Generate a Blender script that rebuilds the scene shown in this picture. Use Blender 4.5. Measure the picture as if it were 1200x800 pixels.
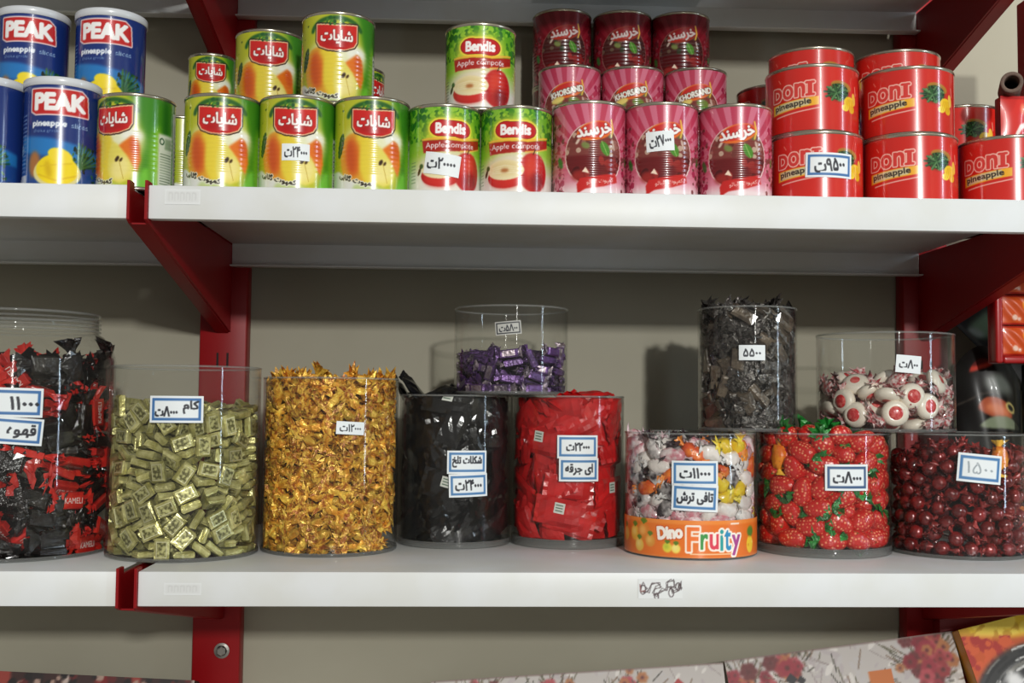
import bpy, bmesh, math, random
import numpy as np
from mathutils import Vector, Matrix, Quaternion, Euler

for o in list(bpy.data.objects): bpy.data.objects.remove(o)
SC = bpy.context.scene
COL = SC.collection
PI = math.pi

# ------------------------------------------------------------------ camera
F_PX = 1294.36
CAM = np.array([0.30505, -1.02976, 0.15624]); PITCH, YAW, ROLL = 0.05562, 0.04210, 0.00890
def cam_axes():
    cp, sp, cy, sy, cr, sr = math.cos(PITCH), math.sin(PITCH), math.cos(YAW), math.sin(YAW), math.cos(ROLL), math.sin(ROLL)
    fwd = np.array([sy*cp, cy*cp, sp]); right = np.array([cy, -sy, 0.0]); up = np.cross(right, fwd)
    return cr*right+sr*up, -sr*right+cr*up, fwd
RX, UX, FX = cam_axes()
cd = bpy.data.cameras.new('camera'); cd.sensor_width = 36.0; cd.lens = F_PX/1200*36.0; cd.clip_start = 0.05
co = bpy.data.objects.new('camera', cd); COL.objects.link(co)
co.matrix_world = Matrix(((RX[0], UX[0], -FX[0], CAM[0]), (RX[1], UX[1], -FX[1], CAM[1]), (RX[2], UX[2], -FX[2], CAM[2]), (0, 0, 0, 1)))
SC.camera = co
def at(x, y, Y):                     # point of the plane Y seen at a pixel
    d = FX+(x-600)/F_PX*RX-(y-400)/F_PX*UX
    return CAM+(Y-CAM[1])/d[1]*d
def pix(P):
    v = np.array(P)-CAM; return 600+F_PX*(v@RX)/(v@FX), 400-F_PX*(v@UX)/(v@FX)

# ------------------------------------------------------------------ light
SC.view_settings.view_transform = 'Standard'; SC.view_settings.look = 'None'
SC.view_settings.gamma = 1.0; SC.view_settings.use_curve_mapping = False
SC.view_settings.exposure = 0.42
SC.cycles.transparent_max_bounces = 40; SC.cycles.max_bounces = 8
SC.cycles.caustics_reflective = False; SC.cycles.caustics_refractive = False
W = bpy.data.worlds.new('room_light'); SC.world = W; W.use_nodes = True
W.node_tree.nodes['Background'].inputs[0].default_value = (1.0, 0.95, 0.88, 1); W.node_tree.nodes['Background'].inputs[1].default_value = 0.19
def area(name, loc, target, sx, sy, power, color):
    l = bpy.data.lights.new(name, 'AREA'); l.shape = 'RECTANGLE'; l.size = sx; l.size_y = sy; l.energy = power; l.color = color
    o = bpy.data.objects.new(name, l); COL.objects.link(o); o.location = loc
    o.rotation_euler = (Vector(target)-Vector(loc)).to_track_quat('-Z', 'Y').to_euler(); return o
area('shop_tube_lamp', (0.95, -3.6, 0.955), (0.5, 0.2, 0.4), 0.13, 0.13, 60.0, (1.0, 0.995, 0.96))
area('shop_tube_lamp', (0.95, -3.6, 1.53), (0.5, 0.2, 0.4), 0.16, 0.86, 11.0, (1.0, 0.995, 0.96))
area('shop_tube_lamp', (0.95, -3.6, 0.62), (0.5, 0.2, 0.3), 0.10, 0.40, 3.0, (1.0, 0.995, 0.96))
area('shop_doorway_daylight', (2.25, -0.75, 0.45), (0.5, 0.15, 0.2), 0.06, 1.1, 5.5, (0.66, 0.83, 1.0))
def spot(name, loc, target, angle, power, color, size=0.05):
    l = bpy.data.lights.new(name, 'SPOT'); l.energy = power; l.color = color; l.spot_size = angle; l.spot_blend = 0.5; l.shadow_soft_size = size
    o = bpy.data.objects.new(name, l); COL.objects.link(o); o.location = loc; o.rotation_euler = (Vector(target)-Vector(loc)).to_track_quat('-Z', 'Y').to_euler(); return o
spot('added_corner_spot', (1.02, -0.55, 1.45), (1.10, 0.40, 0.58), 0.70, 26.0, (1.0, 0.98, 0.94))  # added spot without a known source, brightens the right bay wall

# ------------------------------------------------------------------ helpers
def lin(c):
    c = np.asarray(c, float)/255.0
    return np.where(c <= 0.04045, c/12.92, ((c+0.055)/1.055)**2.4)
def rgb(*c): return tuple(float(v) for v in lin(c))+(1.0,)
MATS = {}
def mat(name, color=(128, 128, 128), rough=0.5, metal=0.0, coat=0.0, vary=0.0, bump=0.0, bscale=200.0, spec=0.5, color2=None, cscale=30.0, alpha=1.0):
    if name in MATS: return MATS[name]
    m = bpy.data.materials.new(name); m.use_nodes = True; nt = m.node_tree; p = nt.nodes['Principled BSDF']
    p.inputs['Base Color'].default_value = rgb(*color); p.inputs['Roughness'].default_value = rough; p.inputs['Metallic'].default_value = metal
    p.inputs['Coat Weight'].default_value = coat; p.inputs['Coat Roughness'].default_value = 0.08; p.inputs['Specular IOR Level'].default_value = spec
    p.inputs['Alpha'].default_value = alpha
    src = None
    if color2 is not None:
        tc = nt.nodes.new('ShaderNodeTexCoord'); n = nt.nodes.new('ShaderNodeTexNoise'); n.inputs['Scale'].default_value = cscale; n.inputs['Detail'].default_value = 4
        nt.links.new(tc.outputs['Object'], n.inputs['Vector'])
        r = nt.nodes.new('ShaderNodeValToRGB'); r.color_ramp.elements[0].position = 0.40; r.color_ramp.elements[1].position = 0.60
        r.color_ramp.elements[0].color = rgb(*color); r.color_ramp.elements[1].color = rgb(*color2)
        nt.links.new(n.outputs['Fac'], r.inputs['Fac']); src = r.outputs['Color']
    if vary:
        oi = nt.nodes.new('ShaderNodeObjectInfo'); mr = nt.nodes.new('ShaderNodeMapRange'); mr.inputs['To Min'].default_value = 1-vary; mr.inputs['To Max'].default_value = 1+vary
        nt.links.new(oi.outputs['Random'], mr.inputs['Value'])
        hs = nt.nodes.new('ShaderNodeHueSaturation'); hs.inputs['Color'].default_value = rgb(*color)
        if src: nt.links.new(src, hs.inputs['Color'])
        nt.links.new(mr.outputs['Result'], hs.inputs['Value']); src = hs.outputs['Color']
    if src: nt.links.new(src, p.inputs['Base Color'])
    if bump:
        tc = nt.nodes.new('ShaderNodeTexCoord'); n = nt.nodes.new('ShaderNodeTexNoise'); n.inputs['Scale'].default_value = bscale; n.inputs['Detail'].default_value = 3
        b = nt.nodes.new('ShaderNodeBump'); b.inputs['Strength'].default_value = bump; b.inputs['Distance'].default_value = 0.002
        nt.links.new(tc.outputs['Object'], n.inputs['Vector']); nt.links.new(n.outputs['Fac'], b.inputs['Height']); nt.links.new(b.outputs['Normal'], p.inputs['Normal'])
    MATS[name] = m; return m
def clear_mat(name, tint=(0.975, 0.978, 0.972), haze=0.008, ior=1.26, rough=0.04):
    if name in MATS: return MATS[name]
    m = bpy.data.materials.new(name); m.use_nodes = True; nt = m.node_tree; nt.nodes.clear()
    out = nt.nodes.new('ShaderNodeOutputMaterial'); tr = nt.nodes.new('ShaderNodeBsdfTransparent'); tr.inputs[0].default_value = (*tint, 1)
    df = nt.nodes.new('ShaderNodeBsdfDiffuse'); df.inputs[0].default_value = (0.6, 0.6, 0.58, 1)
    gl = nt.nodes.new('ShaderNodeBsdfGlossy'); gl.inputs['Roughness'].default_value = rough
    fr = nt.nodes.new('ShaderNodeFresnel'); ge = nt.nodes.new('ShaderNodeNewGeometry'); mi = nt.nodes.new('ShaderNodeMapRange')   # a thin sheet reflects alike from either side
    mi.inputs['To Min'].default_value = ior; mi.inputs['To Max'].default_value = 1/ior; nt.links.new(ge.outputs['Backfacing'], mi.inputs['Value']); nt.links.new(mi.outputs['Result'], fr.inputs[0])
    m1 = nt.nodes.new('ShaderNodeMixShader'); m1.inputs[0].default_value = haze; m2 = nt.nodes.new('ShaderNodeMixShader')
    nt.links.new(tr.outputs[0], m1.inputs[1]); nt.links.new(df.outputs[0], m1.inputs[2])
    nt.links.new(fr.outputs[0], m2.inputs[0]); nt.links.new(m1.outputs[0], m2.inputs[1]); nt.links.new(gl.outputs[0], m2.inputs[2])
    nt.links.new(m2.outputs[0], out.inputs[0]); MATS[name] = m; return m
def print_mat(name, rough=0.25, coat=0.5, metal=0.0):
    if name in MATS: return MATS[name]
    m = bpy.data.materials.new(name); m.use_nodes = True; nt = m.node_tree; p = nt.nodes['Principled BSDF']
    a = nt.nodes.new('ShaderNodeAttribute'); a.attribute_name = 'print'; nt.links.new(a.outputs['Color'], p.inputs['Base Color'])
    p.inputs['Roughness'].default_value = rough; p.inputs['Coat Weight'].default_value = coat; p.inputs['Coat Roughness'].default_value = 0.06; p.inputs['Metallic'].default_value = metal
    MATS[name] = m; return m

def link(name, me, parent=None, loc=(0, 0, 0)):
    o = bpy.data.objects.new(name, me); COL.objects.link(o); o.location = loc
    if parent: o.parent = parent
    return o
def tag(o, label, cat, group=None):
    o['label'] = label; o['category'] = cat
    if group: o['group'] = group
    return o
def empty(name, loc, label, cat, group=None, rz=0.0):
    o = bpy.data.objects.new(name, None); COL.objects.link(o); o.location = loc; o.rotation_euler = (0, 0, rz); o.empty_display_size = 0.02
    return tag(o, label, cat, group)
def mesh(name, v, f, mats, idx=None, smooth=False):
    m = bpy.data.meshes.new(name); m.from_pydata(v, [], f)
    for a in (mats if isinstance(mats, (list, tuple)) else [mats]): m.materials.append(a)
    if idx is not None: m.polygons.foreach_set('material_index', idx)
    if smooth: m.polygons.foreach_set('use_smooth', [True]*len(m.polygons))
    m.update(); return m
class MB:
    def __init__(s): s.v = []; s.f = []; s.i = []
    def add(s, v, f, mi=0):
        b = len(s.v); s.v += [tuple(p) for p in v]; s.f += [tuple(b+k for k in q) for q in f]; s.i += [mi]*len(f)
    def box(s, x0, x1, y0, y1, z0, z1, mi=0):
        s.add([(x, y, z) for x in (x0, x1) for y in (y0, y1) for z in (z0, z1)], [(0, 1, 3, 2), (4, 6, 7, 5), (0, 4, 5, 1), (2, 3, 7, 6), (0, 2, 6, 4), (1, 5, 7, 3)], mi)
    def prism(s, poly, x0, x1, mi=0):       # polygon in (y,z), extruded along x
        n = len(poly); s.add([(x0, *p) for p in poly]+[(x1, *p) for p in poly], [tuple(range(n)), tuple(range(2*n-1, n-1, -1))]+[(i, n+i, n+(i+1) % n, (i+1) % n) for i in range(n)], mi)
    def lathe(s, prof, n=64, mi=0, closed=False):
        m = len(prof); v = [(r*math.sin(2*PI*i/n), -r*math.cos(2*PI*i/n), z) for r, z in prof for i in range(n)]
        f = [(j*n+i, j*n+(i+1) % n, ((j+1) % m)*n+(i+1) % n, ((j+1) % m)*n+i) for j in range(m if closed else m-1) for i in range(n)]
        s.add(v, f, mi)
    def build(s, name, mats, smooth=False): return mesh(name, s.v, s.f, mats, s.i, smooth)
def bevel(me, w, seg=2, angle=0.6, smooth=True):
    bm = bmesh.new(); bm.from_mesh(me); bmesh.ops.recalc_face_normals(bm, faces=bm.faces)
    es = [e for e in bm.edges if len(e.link_faces) == 2 and e.calc_face_angle(0) > angle]
    bmesh.ops.bevel(bm, geom=es, offset=w, segments=seg, affect='EDGES', profile=0.5, clamp_overlap=True)
    bm.to_mesh(me); bm.free(); me.polygons.foreach_set('use_smooth', [smooth]*len(me.polygons)); me.update()
    if smooth: me.set_sharp_from_angle(angle=0.7)
    return me

# ---- right-to-left lettering out of presentation forms
FORMS = {'ا': (0xFE8D, 2), 'ب': (0xFE8F, 4), 'پ': (0xFB56, 4), 'ت': (0xFE95, 4), 'ج': (0xFE9D, 4), 'خ': (0xFEA5, 4), 'د': (0xFEA9, 2), 'ر': (0xFEAD, 2), 'س': (0xFEB1, 4),
         'ش': (0xFEB5, 4), 'ف': (0xFED1, 4), 'ق': (0xFED5, 4), 'ک': (0xFB8E, 4), 'گ': (0xFB92, 4), 'ل': (0xFEDD, 4), 'م': (0xFEE1, 4), 'ن': (0xFEE5, 4), 'و': (0xFEED, 2), 'ه': (0xFEE9, 4), 'ی': (0xFBFC, 4)}
def fa(word):
    out = []
    for k, ch in enumerate(word):
        if ch not in FORMS: out.append(ch); continue
        b, n = FORMS[ch]; prev = k > 0 and word[k-1] in FORMS and FORMS[word[k-1]][1] == 4; nxt = n == 4 and k+1 < len(word) and word[k+1] in FORMS
        out.append(chr(b+(3 if prev and nxt else 2 if nxt else 1 if prev else 0)))
    return ''.join(reversed(out))
_txt = {}
def text_tris(s):
    s = s.replace('۸', 'Λ')
    if s in _txt: return _txt[s]
    c = bpy.data.curves.new('lettering', 'FONT'); c.body = s; c.resolution_u = 3; o = bpy.data.objects.new('lettering', c); COL.objects.link(o)
    m = bpy.data.meshes.new_from_object(o.evaluated_get(bpy.context.evaluated_depsgraph_get()))
    v = np.zeros(len(m.vertices)*3); m.vertices.foreach_get('co', v); v = v.reshape(-1, 3)[:, :2]
    m.calc_loop_triangles(); t = np.zeros(len(m.loop_triangles)*3, int); m.loop_triangles.foreach_get('vertices', t)
    bpy.data.objects.remove(o); bpy.data.curves.remove(c); bpy.data.meshes.remove(m)
    v = v-v.min(0); sz = v.max(0); v = v-sz/2
    _txt[s] = (v, t.reshape(-1, 3), sz); return _txt[s]

class Canvas:                                # a printed surface: colours on a fine grid, one unit = its height
    def __init__(s, w, h=1.0, res=150, bg=(255, 255, 255), SS=2):
        s.W = max(8, int(round(w*res))); s.H = max(8, int(round(h*res))); s.SS = SS; s.w = w; s.h = h
        s.nx, s.ny = s.W*SS, s.H*SS; s.px = w/s.nx
        s.x = (np.arange(s.nx)+.5)/s.nx*w-w/2; s.y = (np.arange(s.ny)+.5)/s.ny*h
        s.img = np.empty((s.ny, s.nx, 3)); s.img[:] = np.asarray(bg, float); s.rng = np.random.default_rng(5)
        s.XX, s.YY = np.meshgrid(s.x, s.y)
    def comp(s, a, color, op=1.0):
        a = (a*op)[..., None]; c = np.asarray(color, float); s.img = s.img*(1-a)+c*a
    def blur(s, m, r):
        k = max(1, int(r/s.px))
        for ax in (0, 1):
            for _ in range(2):
                p = np.pad(m, [(k, k) if i == ax else (0, 0) for i in (0, 1)], mode='edge'); cs = np.cumsum(p, axis=ax)
                cs = np.concatenate([np.zeros_like(np.take(cs, [0], ax)), cs], ax); n = m.shape[ax]
                m = (np.take(cs, range(2*k+1, 2*k+1+n), ax)-np.take(cs, range(0, n), ax))/(2*k+1)
        return m
    def m_poly(s, pts):
        pts = np.asarray(pts, float); m = np.zeros((s.ny, s.nx), bool); n = len(pts)
        x0, y0 = pts[-1]
        for x1, y1 in pts:
            if y1 != y0:
                c = ((s.y > min(y0, y1)) & (s.y <= max(y0, y1))); xi = x0+(s.y-y0)*(x1-x0)/(y1-y0)
                m ^= c[:, None] & (s.x[None, :] < xi[:, None])
            x0, y0 = x1, y1
        return m.astype(float)
    def m_ell(s, cx, cy, rx, ry, rot=0):
        c, n = math.cos(rot), math.sin(rot); dx, dy = s.XX-cx, s.YY-cy; u = (dx*c+dy*n)/rx; v = (-dx*n+dy*c)/ry
        return (u*u+v*v <= 1).astype(float)
    def m_line(s, pts, wd):
        m = np.zeros((s.ny, s.nx), bool)
        for (ax, ay), (bx, by) in zip(pts[:-1], pts[1:]):
            dx, dy = bx-ax, by-ay; L = dx*dx+dy*dy+1e-12
            i0, i1 = np.searchsorted(s.x, [min(ax, bx)-wd, max(ax, bx)+wd]); j0, j1 = np.searchsorted(s.y, [min(ay, by)-wd, max(ay, by)+wd])
            X, Y = s.XX[j0:j1, i0:i1], s.YY[j0:j1, i0:i1]; t = np.clip(((X-ax)*dx+(Y-ay)*dy)/L, 0, 1)
            m[j0:j1, i0:i1] |= (X-ax-t*dx)**2+(Y-ay-t*dy)**2 <= wd*wd/4
        return m.astype(float)
    def m_text(s, st, cx, cy, h, w=None, rot=0, bold=0.0, warp=None, slant=0.0):
        v, t, sz = text_tris(st); k = h/sz[1]; kx = w/sz[0] if w else k; v = v*np.array([kx, k]); v = np.stack([v[:, 0]+slant*v[:, 1], v[:, 1]], 1)
        if warp: v = np.array([warp(a, b) for a, b in v])
        c, n = math.cos(rot), math.sin(rot); v = np.stack([cx+v[:, 0]*c-v[:, 1]*n, cy+v[:, 0]*n+v[:, 1]*c], 1)
        m = np.zeros((s.ny, s.nx), bool)
        for a in v[t]:
            lo, hi = a.min(0), a.max(0); i0, i1 = np.searchsorted(s.x, [lo[0], hi[0]]); j0, j1 = np.searchsorted(s.y, [lo[1], hi[1]])
            if i1 <= i0 or j1 <= j0: continue
            X, Y = s.XX[j0:j1, i0:i1], s.YY[j0:j1, i0:i1]; (x0, y0), (x1, y1), (x2, y2) = a
            d = (x1-x0)*(y2-y0)-(x2-x0)*(y1-y0)
            if abs(d) < 1e-14: continue
            b1 = ((X-x0)*(y2-y0)-(x2-x0)*(Y-y0))/d; b2 = ((x1-x0)*(Y-y0)-(X-x0)*(y1-y0))/d
            m[j0:j1, i0:i1] |= (b1 >= -.02) & (b2 >= -.02) & (b1+b2 <= 1.02)
        return s.grow(m, bold) if bold else m.astype(float)
    def grow(s, m, r):
        m = m > .5; k = int(math.ceil(r/s.px)); out = m.copy()
        for dx in range(-k, k+1):
            for dy in range(-k, k+1):
                if dx*dx+dy*dy <= (r/s.px)**2+.3: out |= np.roll(np.roll(m, dx, 1), dy, 0)
        return out.astype(float)
    def put(s, m, color, soft=0, op=1.0): s.comp(s.blur(m, soft) if soft else m, color, op); return m
    def poly(s, pts, color, soft=0, op=1.0): return s.put(s.m_poly(pts), color, soft, op)
    def ell(s, cx, cy, rx, ry, color, rot=0, soft=0, op=1.0): return s.put(s.m_ell(cx, cy, rx, ry, rot), color, soft, op)
    def line(s, pts, wd, color, soft=0, op=1.0): return s.put(s.m_line(pts, wd), color, soft, op)
    def rect(s, x0, x1, y0, y1, color, soft=0, op=1.0): return s.put(((s.XX >= x0) & (s.XX <= x1) & (s.YY >= y0) & (s.YY <= y1)).astype(float), color, soft, op)
    def text(s, st, cx, cy, h, color, outline=None, ow=0.0, **k):
        m = s.m_text(st, cx, cy, h, **k)
        if outline is not None: s.put(s.grow(m, ow), outline)
        return s.put(m, color)
    def speck(s, mask, colors, n, r, sy=1.0):
        for _ in range(n):
            j, i = s.rng.integers(s.ny), s.rng.integers(s.nx)
            if mask[j, i] < .5: continue
            rr = r*s.rng.uniform(.5, 1.2); s.comp(s.m_ell(s.x[i], s.y[j], rr, rr*sy, s.rng.uniform(0, 3))*mask, colors[s.rng.integers(len(colors))])
    def colors(s):
        a = s.img.reshape(s.H, s.SS, s.W, s.SS, 3).mean((1, 3)); return lin(np.clip(a, 0, 255))
def print_mesh(name, cv, m, pos, closed=False):        # pos(U,V) -> three coordinate arrays, U,V in 0..1
    H, Wd = cv.H, cv.W; c = cv.colors()
    U = (np.arange(Wd)+.5)/Wd if closed else np.arange(Wd)/(Wd-1); V = np.arange(H)/(H-1); UU, VV = np.meshgrid(U, V)
    co = np.stack(pos(UU, VV), -1).reshape(-1, 3)
    i = np.arange(Wd if closed else Wd-1); j = np.arange(H-1); I, Jj = np.meshgrid(i, j); I2 = (I+1) % Wd
    q = np.stack([Jj*Wd+I, Jj*Wd+I2, (Jj+1)*Wd+I2, (Jj+1)*Wd+I], -1).reshape(-1, 4)
    me = bpy.data.meshes.new(name); me.vertices.add(len(co)); me.vertices.foreach_set('co', co.ravel()); n = len(q)
    me.loops.add(n*4); me.loops.foreach_set('vertex_index', q.ravel().astype(np.int32)); me.polygons.add(n); me.polygons.foreach_set('loop_start', np.arange(0, n*4, 4, dtype=np.int32))
    me.update(calc_edges=True); me.polygons.foreach_set('use_smooth', np.ones(n, bool))
    at_ = me.attributes.new('print', 'FLOAT_COLOR', 'POINT'); at_.data.foreach_set('color', np.concatenate([c.reshape(-1, 3), np.ones((H*Wd, 1))], 1).ravel().astype(np.float32))
    me.materials.append(m); me.update(); return me
# ------------------------------------------------------------------ the setting
ZU, LIP, DEP, BAY = 0.3553, 0.0314, 0.40, 0.90
def structure(name, me, loc=(0, 0, 0)):
    o = link(name, me, None, loc); o['kind'] = 'structure'; return o
WALLP = mat('wall_paint', (160, 155, 137), 0.7, color2=(156, 151, 133), cscale=6.0, bump=0.04, bscale=60)
m = MB(); m.box(-1.4, 2.4, DEP, DEP+0.08, -1.2, 1.7); structure('wall_back', m.build('wall_back', WALLP))
m = MB(); m.box(2.32, 2.4, -3.0, DEP, -1.2, 1.7); structure('wall_right', m.build('wall_right', WALLP))
m = MB(); m.box(-1.4, 2.4, -3.0, DEP+0.08, -1.26, -1.2); structure('floor', m.build('floor', mat('floor_tile', (150, 146, 138), 0.35, color2=(138, 134, 126), cscale=3.0)))

# ------------------------------------------------------------------ shelving: posts, brackets, boards
WHITE = mat('white_enamel', (228, 231, 232), 0.42, coat=0.0, spec=0.4, color2=(223, 225, 222), cscale=12.0)
RED = mat('red_enamel', (142, 12, 18), 0.42, coat=0.0, spec=0.25, color2=(136, 11, 17), cscale=9.0)
DARKHOLE = mat('dark_slot', (30, 8, 8), 0.8)
STEEL = mat('zinc_steel', (150, 146, 140), 0.35, metal=0.8, bump=0.1, bscale=300)
post_m = None
def post(X, label, z0=-0.62, z1=1.05):
    m = MB(); w = 0.0295; m.box(-w, w, DEP-0.028, DEP-0.0005, z0, z1); me = bevel(m.build('shelf_post', RED), 0.003, 2)
    r = empty('shelf_post', (X, 0, 0), label, 'shelf post', 'red shelf posts'); link('upright', me, r)
    m = MB(); m.box(-0.0013, 0.0013, -0.0003, 0.0003, 0, 0.018); sm = m.build('slot', DARKHOLE)
    for z in (0.198, 0.43, -0.33):
        for s in (-0.0062, 0.0062): link('slot', sm, r, (s, DEP-0.0281, z))
    zb = at(260, 762, DEP-0.028)[2]
    m = MB(); m.lathe([(0, 0.0), (0.0095, 0), (0.0095, 0.0016), (0.0065, 0.0022)], 24); m.lathe([(0.0062, 0.0016), (0.0062, 0.0062), (0.0045, 0.0072), (0.0, 0.0072)], 6, 0)
    b = link('bolt', m.build('bolt', STEEL), r, (at(260, 762, DEP-0.028)[0], DEP-0.028, zb)); b.rotation_euler = (PI/2, 0, 0); b['label'] = 'grey steel bolt with washer'
    return r
post(0.0, 'red slotted steel shelf post at left, with grey bolt under lower shelf')
post(BAY, 'red steel shelf post at right, behind the white candy jar')
def bracket(X, z, label, rise=0.004):
    r = empty('shelf_bracket', (X, 0, z), label, 'shelf bracket', 'red shelf brackets')
    poly = [(-0.003, rise), (-0.003, -LIP-0.001), (0.004, -LIP-0.004), (DEP-0.029, -0.113), (DEP-0.029, -0.0035), (0.012, -0.0035), (0.012, rise)]
    for s in (-1, 1):
        m = MB(); m.prism(poly, s*0.0082-0.0013, s*0.0082+0.0013); link('side_plate', m.build('side_plate', RED), r)
    m = MB(); m.prism([(0.006, -LIP-0.003), (0.006, -LIP-0.0045), (DEP-0.029, -0.1145), (DEP-0.029, -0.1125)], -0.0069, 0.0069); link('web', m.build('web', RED), r)
    return r
ZT = ZU+0.318; ZL = -0.40
bracket(0.0, ZT, 'red steel bracket at top left, holding the topmost shelf'); bracket(BAY, ZT, 'big red bracket at top right, in front of bright wall')
bracket(0.0, ZU, 'red triangular bracket under left end of the can shelf'); bracket(BAY, ZU, 'dark red bracket under right end of the can shelf')
bracket(0.0, 0.0, 'red bracket under the candy jar shelf at left, above steel bolt', 0.003); bracket(BAY, 0.0, 'red bracket under the candy jar shelf at right, above floral box', 0.003)
bracket(0.0, ZL, 'red bracket of the bottom shelf at left'); bracket(BAY, ZL, 'red bracket of the bottom shelf at right')
def board(x0, x1, z, label):
    r = empty('shelf_board', ((x0+x1)/2, 0, z), label, 'shelf', 'white shelf boards'); h = (x1-x0)/2
    poly = [(0, 0), (0, -LIP), (0.012, -LIP), (0.012, -LIP+0.0015), (0.0015, -LIP+0.0015), (0.0015, -0.0016), (DEP-0.032, -0.0016), (DEP-0.032, -LIP+0.002), (DEP-0.046, -LIP+0.002), (DEP-0.046, -LIP), (DEP-0.030, -LIP), (DEP-0.030, 0)]
    m = MB(); m.prism(poly, -h, h); m.box(-h+.0215, h-.0215, DEP-0.0305, DEP-.0006, -.0018, -.0002); me = m.build('tray', WHITE); bevel(me, 0.0007, 2, 1.2); link('tray', me, r)
    return r
G = 0.0097
up = board(G, BAY-G, ZU, 'long white steel shelf under the pear, apple and red cans')
board(-BAY+G, -G, ZU, 'white steel shelf under the blue cans at upper left')
low = board(G, BAY-G, 0.0, 'long white steel shelf under the row of candy jars, scribbled edge')
board(-BAY+G, -G, 0.0, 'white steel shelf under the dark red candy jar at lower left')
board(G, BAY-G, ZT, 'white steel shelf overhead, only its underside seen, above cherry cans'); board(-BAY+G, -G, ZT, 'white steel shelf overhead at top left above blue cans')
board(G, BAY-G, ZL, 'white steel bottom shelf below the floral boxes'); board(-BAY+G, -G, ZL, 'white steel bottom shelf at lower left corner')
board(BAY+G, 2*BAY, ZU, 'white steel shelf at far right, beside the red bracket of the can shelf'); board(BAY+G, 2*BAY, 0.0, 'white steel shelf at right under the black pouches'); board(BAY+G, 2*BAY, ZL, 'white steel bottom shelf at right under the scouring pad pack')
# marks on the shelf fronts
PAPER = print_mat('printed_paper', 0.55, 0.0); FOILP = print_mat('printed_can', 0.22, 0.45); PLASTP = print_mat('printed_plastic', 0.3, 0.35); STICK = print_mat('printed_sticker', 0.4, 0.2)
def front_mark(parent, name, x0, x1, y0, y1, cv, label):
    A, B = at(x0, y1, -0.0004), at(x1, y0, -0.0004); ox, oz = parent.location.x, parent.location.z
    o = link(name, print_mesh(name, cv, STICK, lambda U, V: (A[0]-ox+U*(B[0]-A[0]), np.full_like(U, -0.0005), A[2]-oz+V*(B[2]-A[2]))), parent); o['label'] = label
cv = Canvas(2.3, 1, 26, (229, 232, 232))
rg = random.Random(4); LQ = [(-1.0, .5), (-.9, .75), (-.7, .6), (-.85, .3), (-.6, .35), (-.45, .8), (-.1, .85), (.0, .6), (-.3, .55), (-.4, .25), (-.15, .2), (.05, .45), (.3, .5), (.35, .8), (.7, .95), (.75, .6), (.45, .55), (.6, .3), (.9, .4), (1.0, .8), (1.05, .45)]
L = [(-1.05, .55), (-.9, .3), (-.7, .7), (-.5, .35), (-.55, .15), (-.3, .65), (-.2, .4), (.05, .75), (.1, .3), (.35, .7), (.5, .45), (.7, .85), (.8, .35), (1.0, .8), (.95, .4), (1.08, .55)]
for k in range(3): cv.line([(x+rg.uniform(-.07, .07), y+rg.uniform(-.1, .1)) for x, y in LQ], .035, (84, 72, 74))
for x, y, r in ((-.9, .45, .14), (-.2, .12, .1), (.55, .3, .13), (.9, .6, .12)): cv.line([(x+r*math.cos(t), y+1.6*r*math.sin(t)) for t in np.linspace(0, 6.3, 14)], .05, (78, 62, 66))
cv.line([(-1.05, .7), (-1.0, .35), (-.8, .4)], .06, (130, 80, 76))
front_mark(low, 'marker_scribble', 748, 800, 678, 701, cv, 'small black scribble on the shelf edge')
for par, bx in ((up, (193, 235, 222, 239)), (low, (192, 236, 683, 697))):
    cv = Canvas(2.8, 1, 20, (229, 232, 232))
    cv.rect(-1.3, 1.3, .12, .88, (220, 222, 221), .05)
    for k in range(5): cv.line([(-1.05+.45*k, .25), (-1.05+.45*k, .75), (-.78+.45*k, .72), (-.8+.45*k, .3)], .07, (204, 205, 204), .03)
    front_mark(par, 'clear_sticker', *bx, cv, 'faint clear sticker on the shelf edge')

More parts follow.
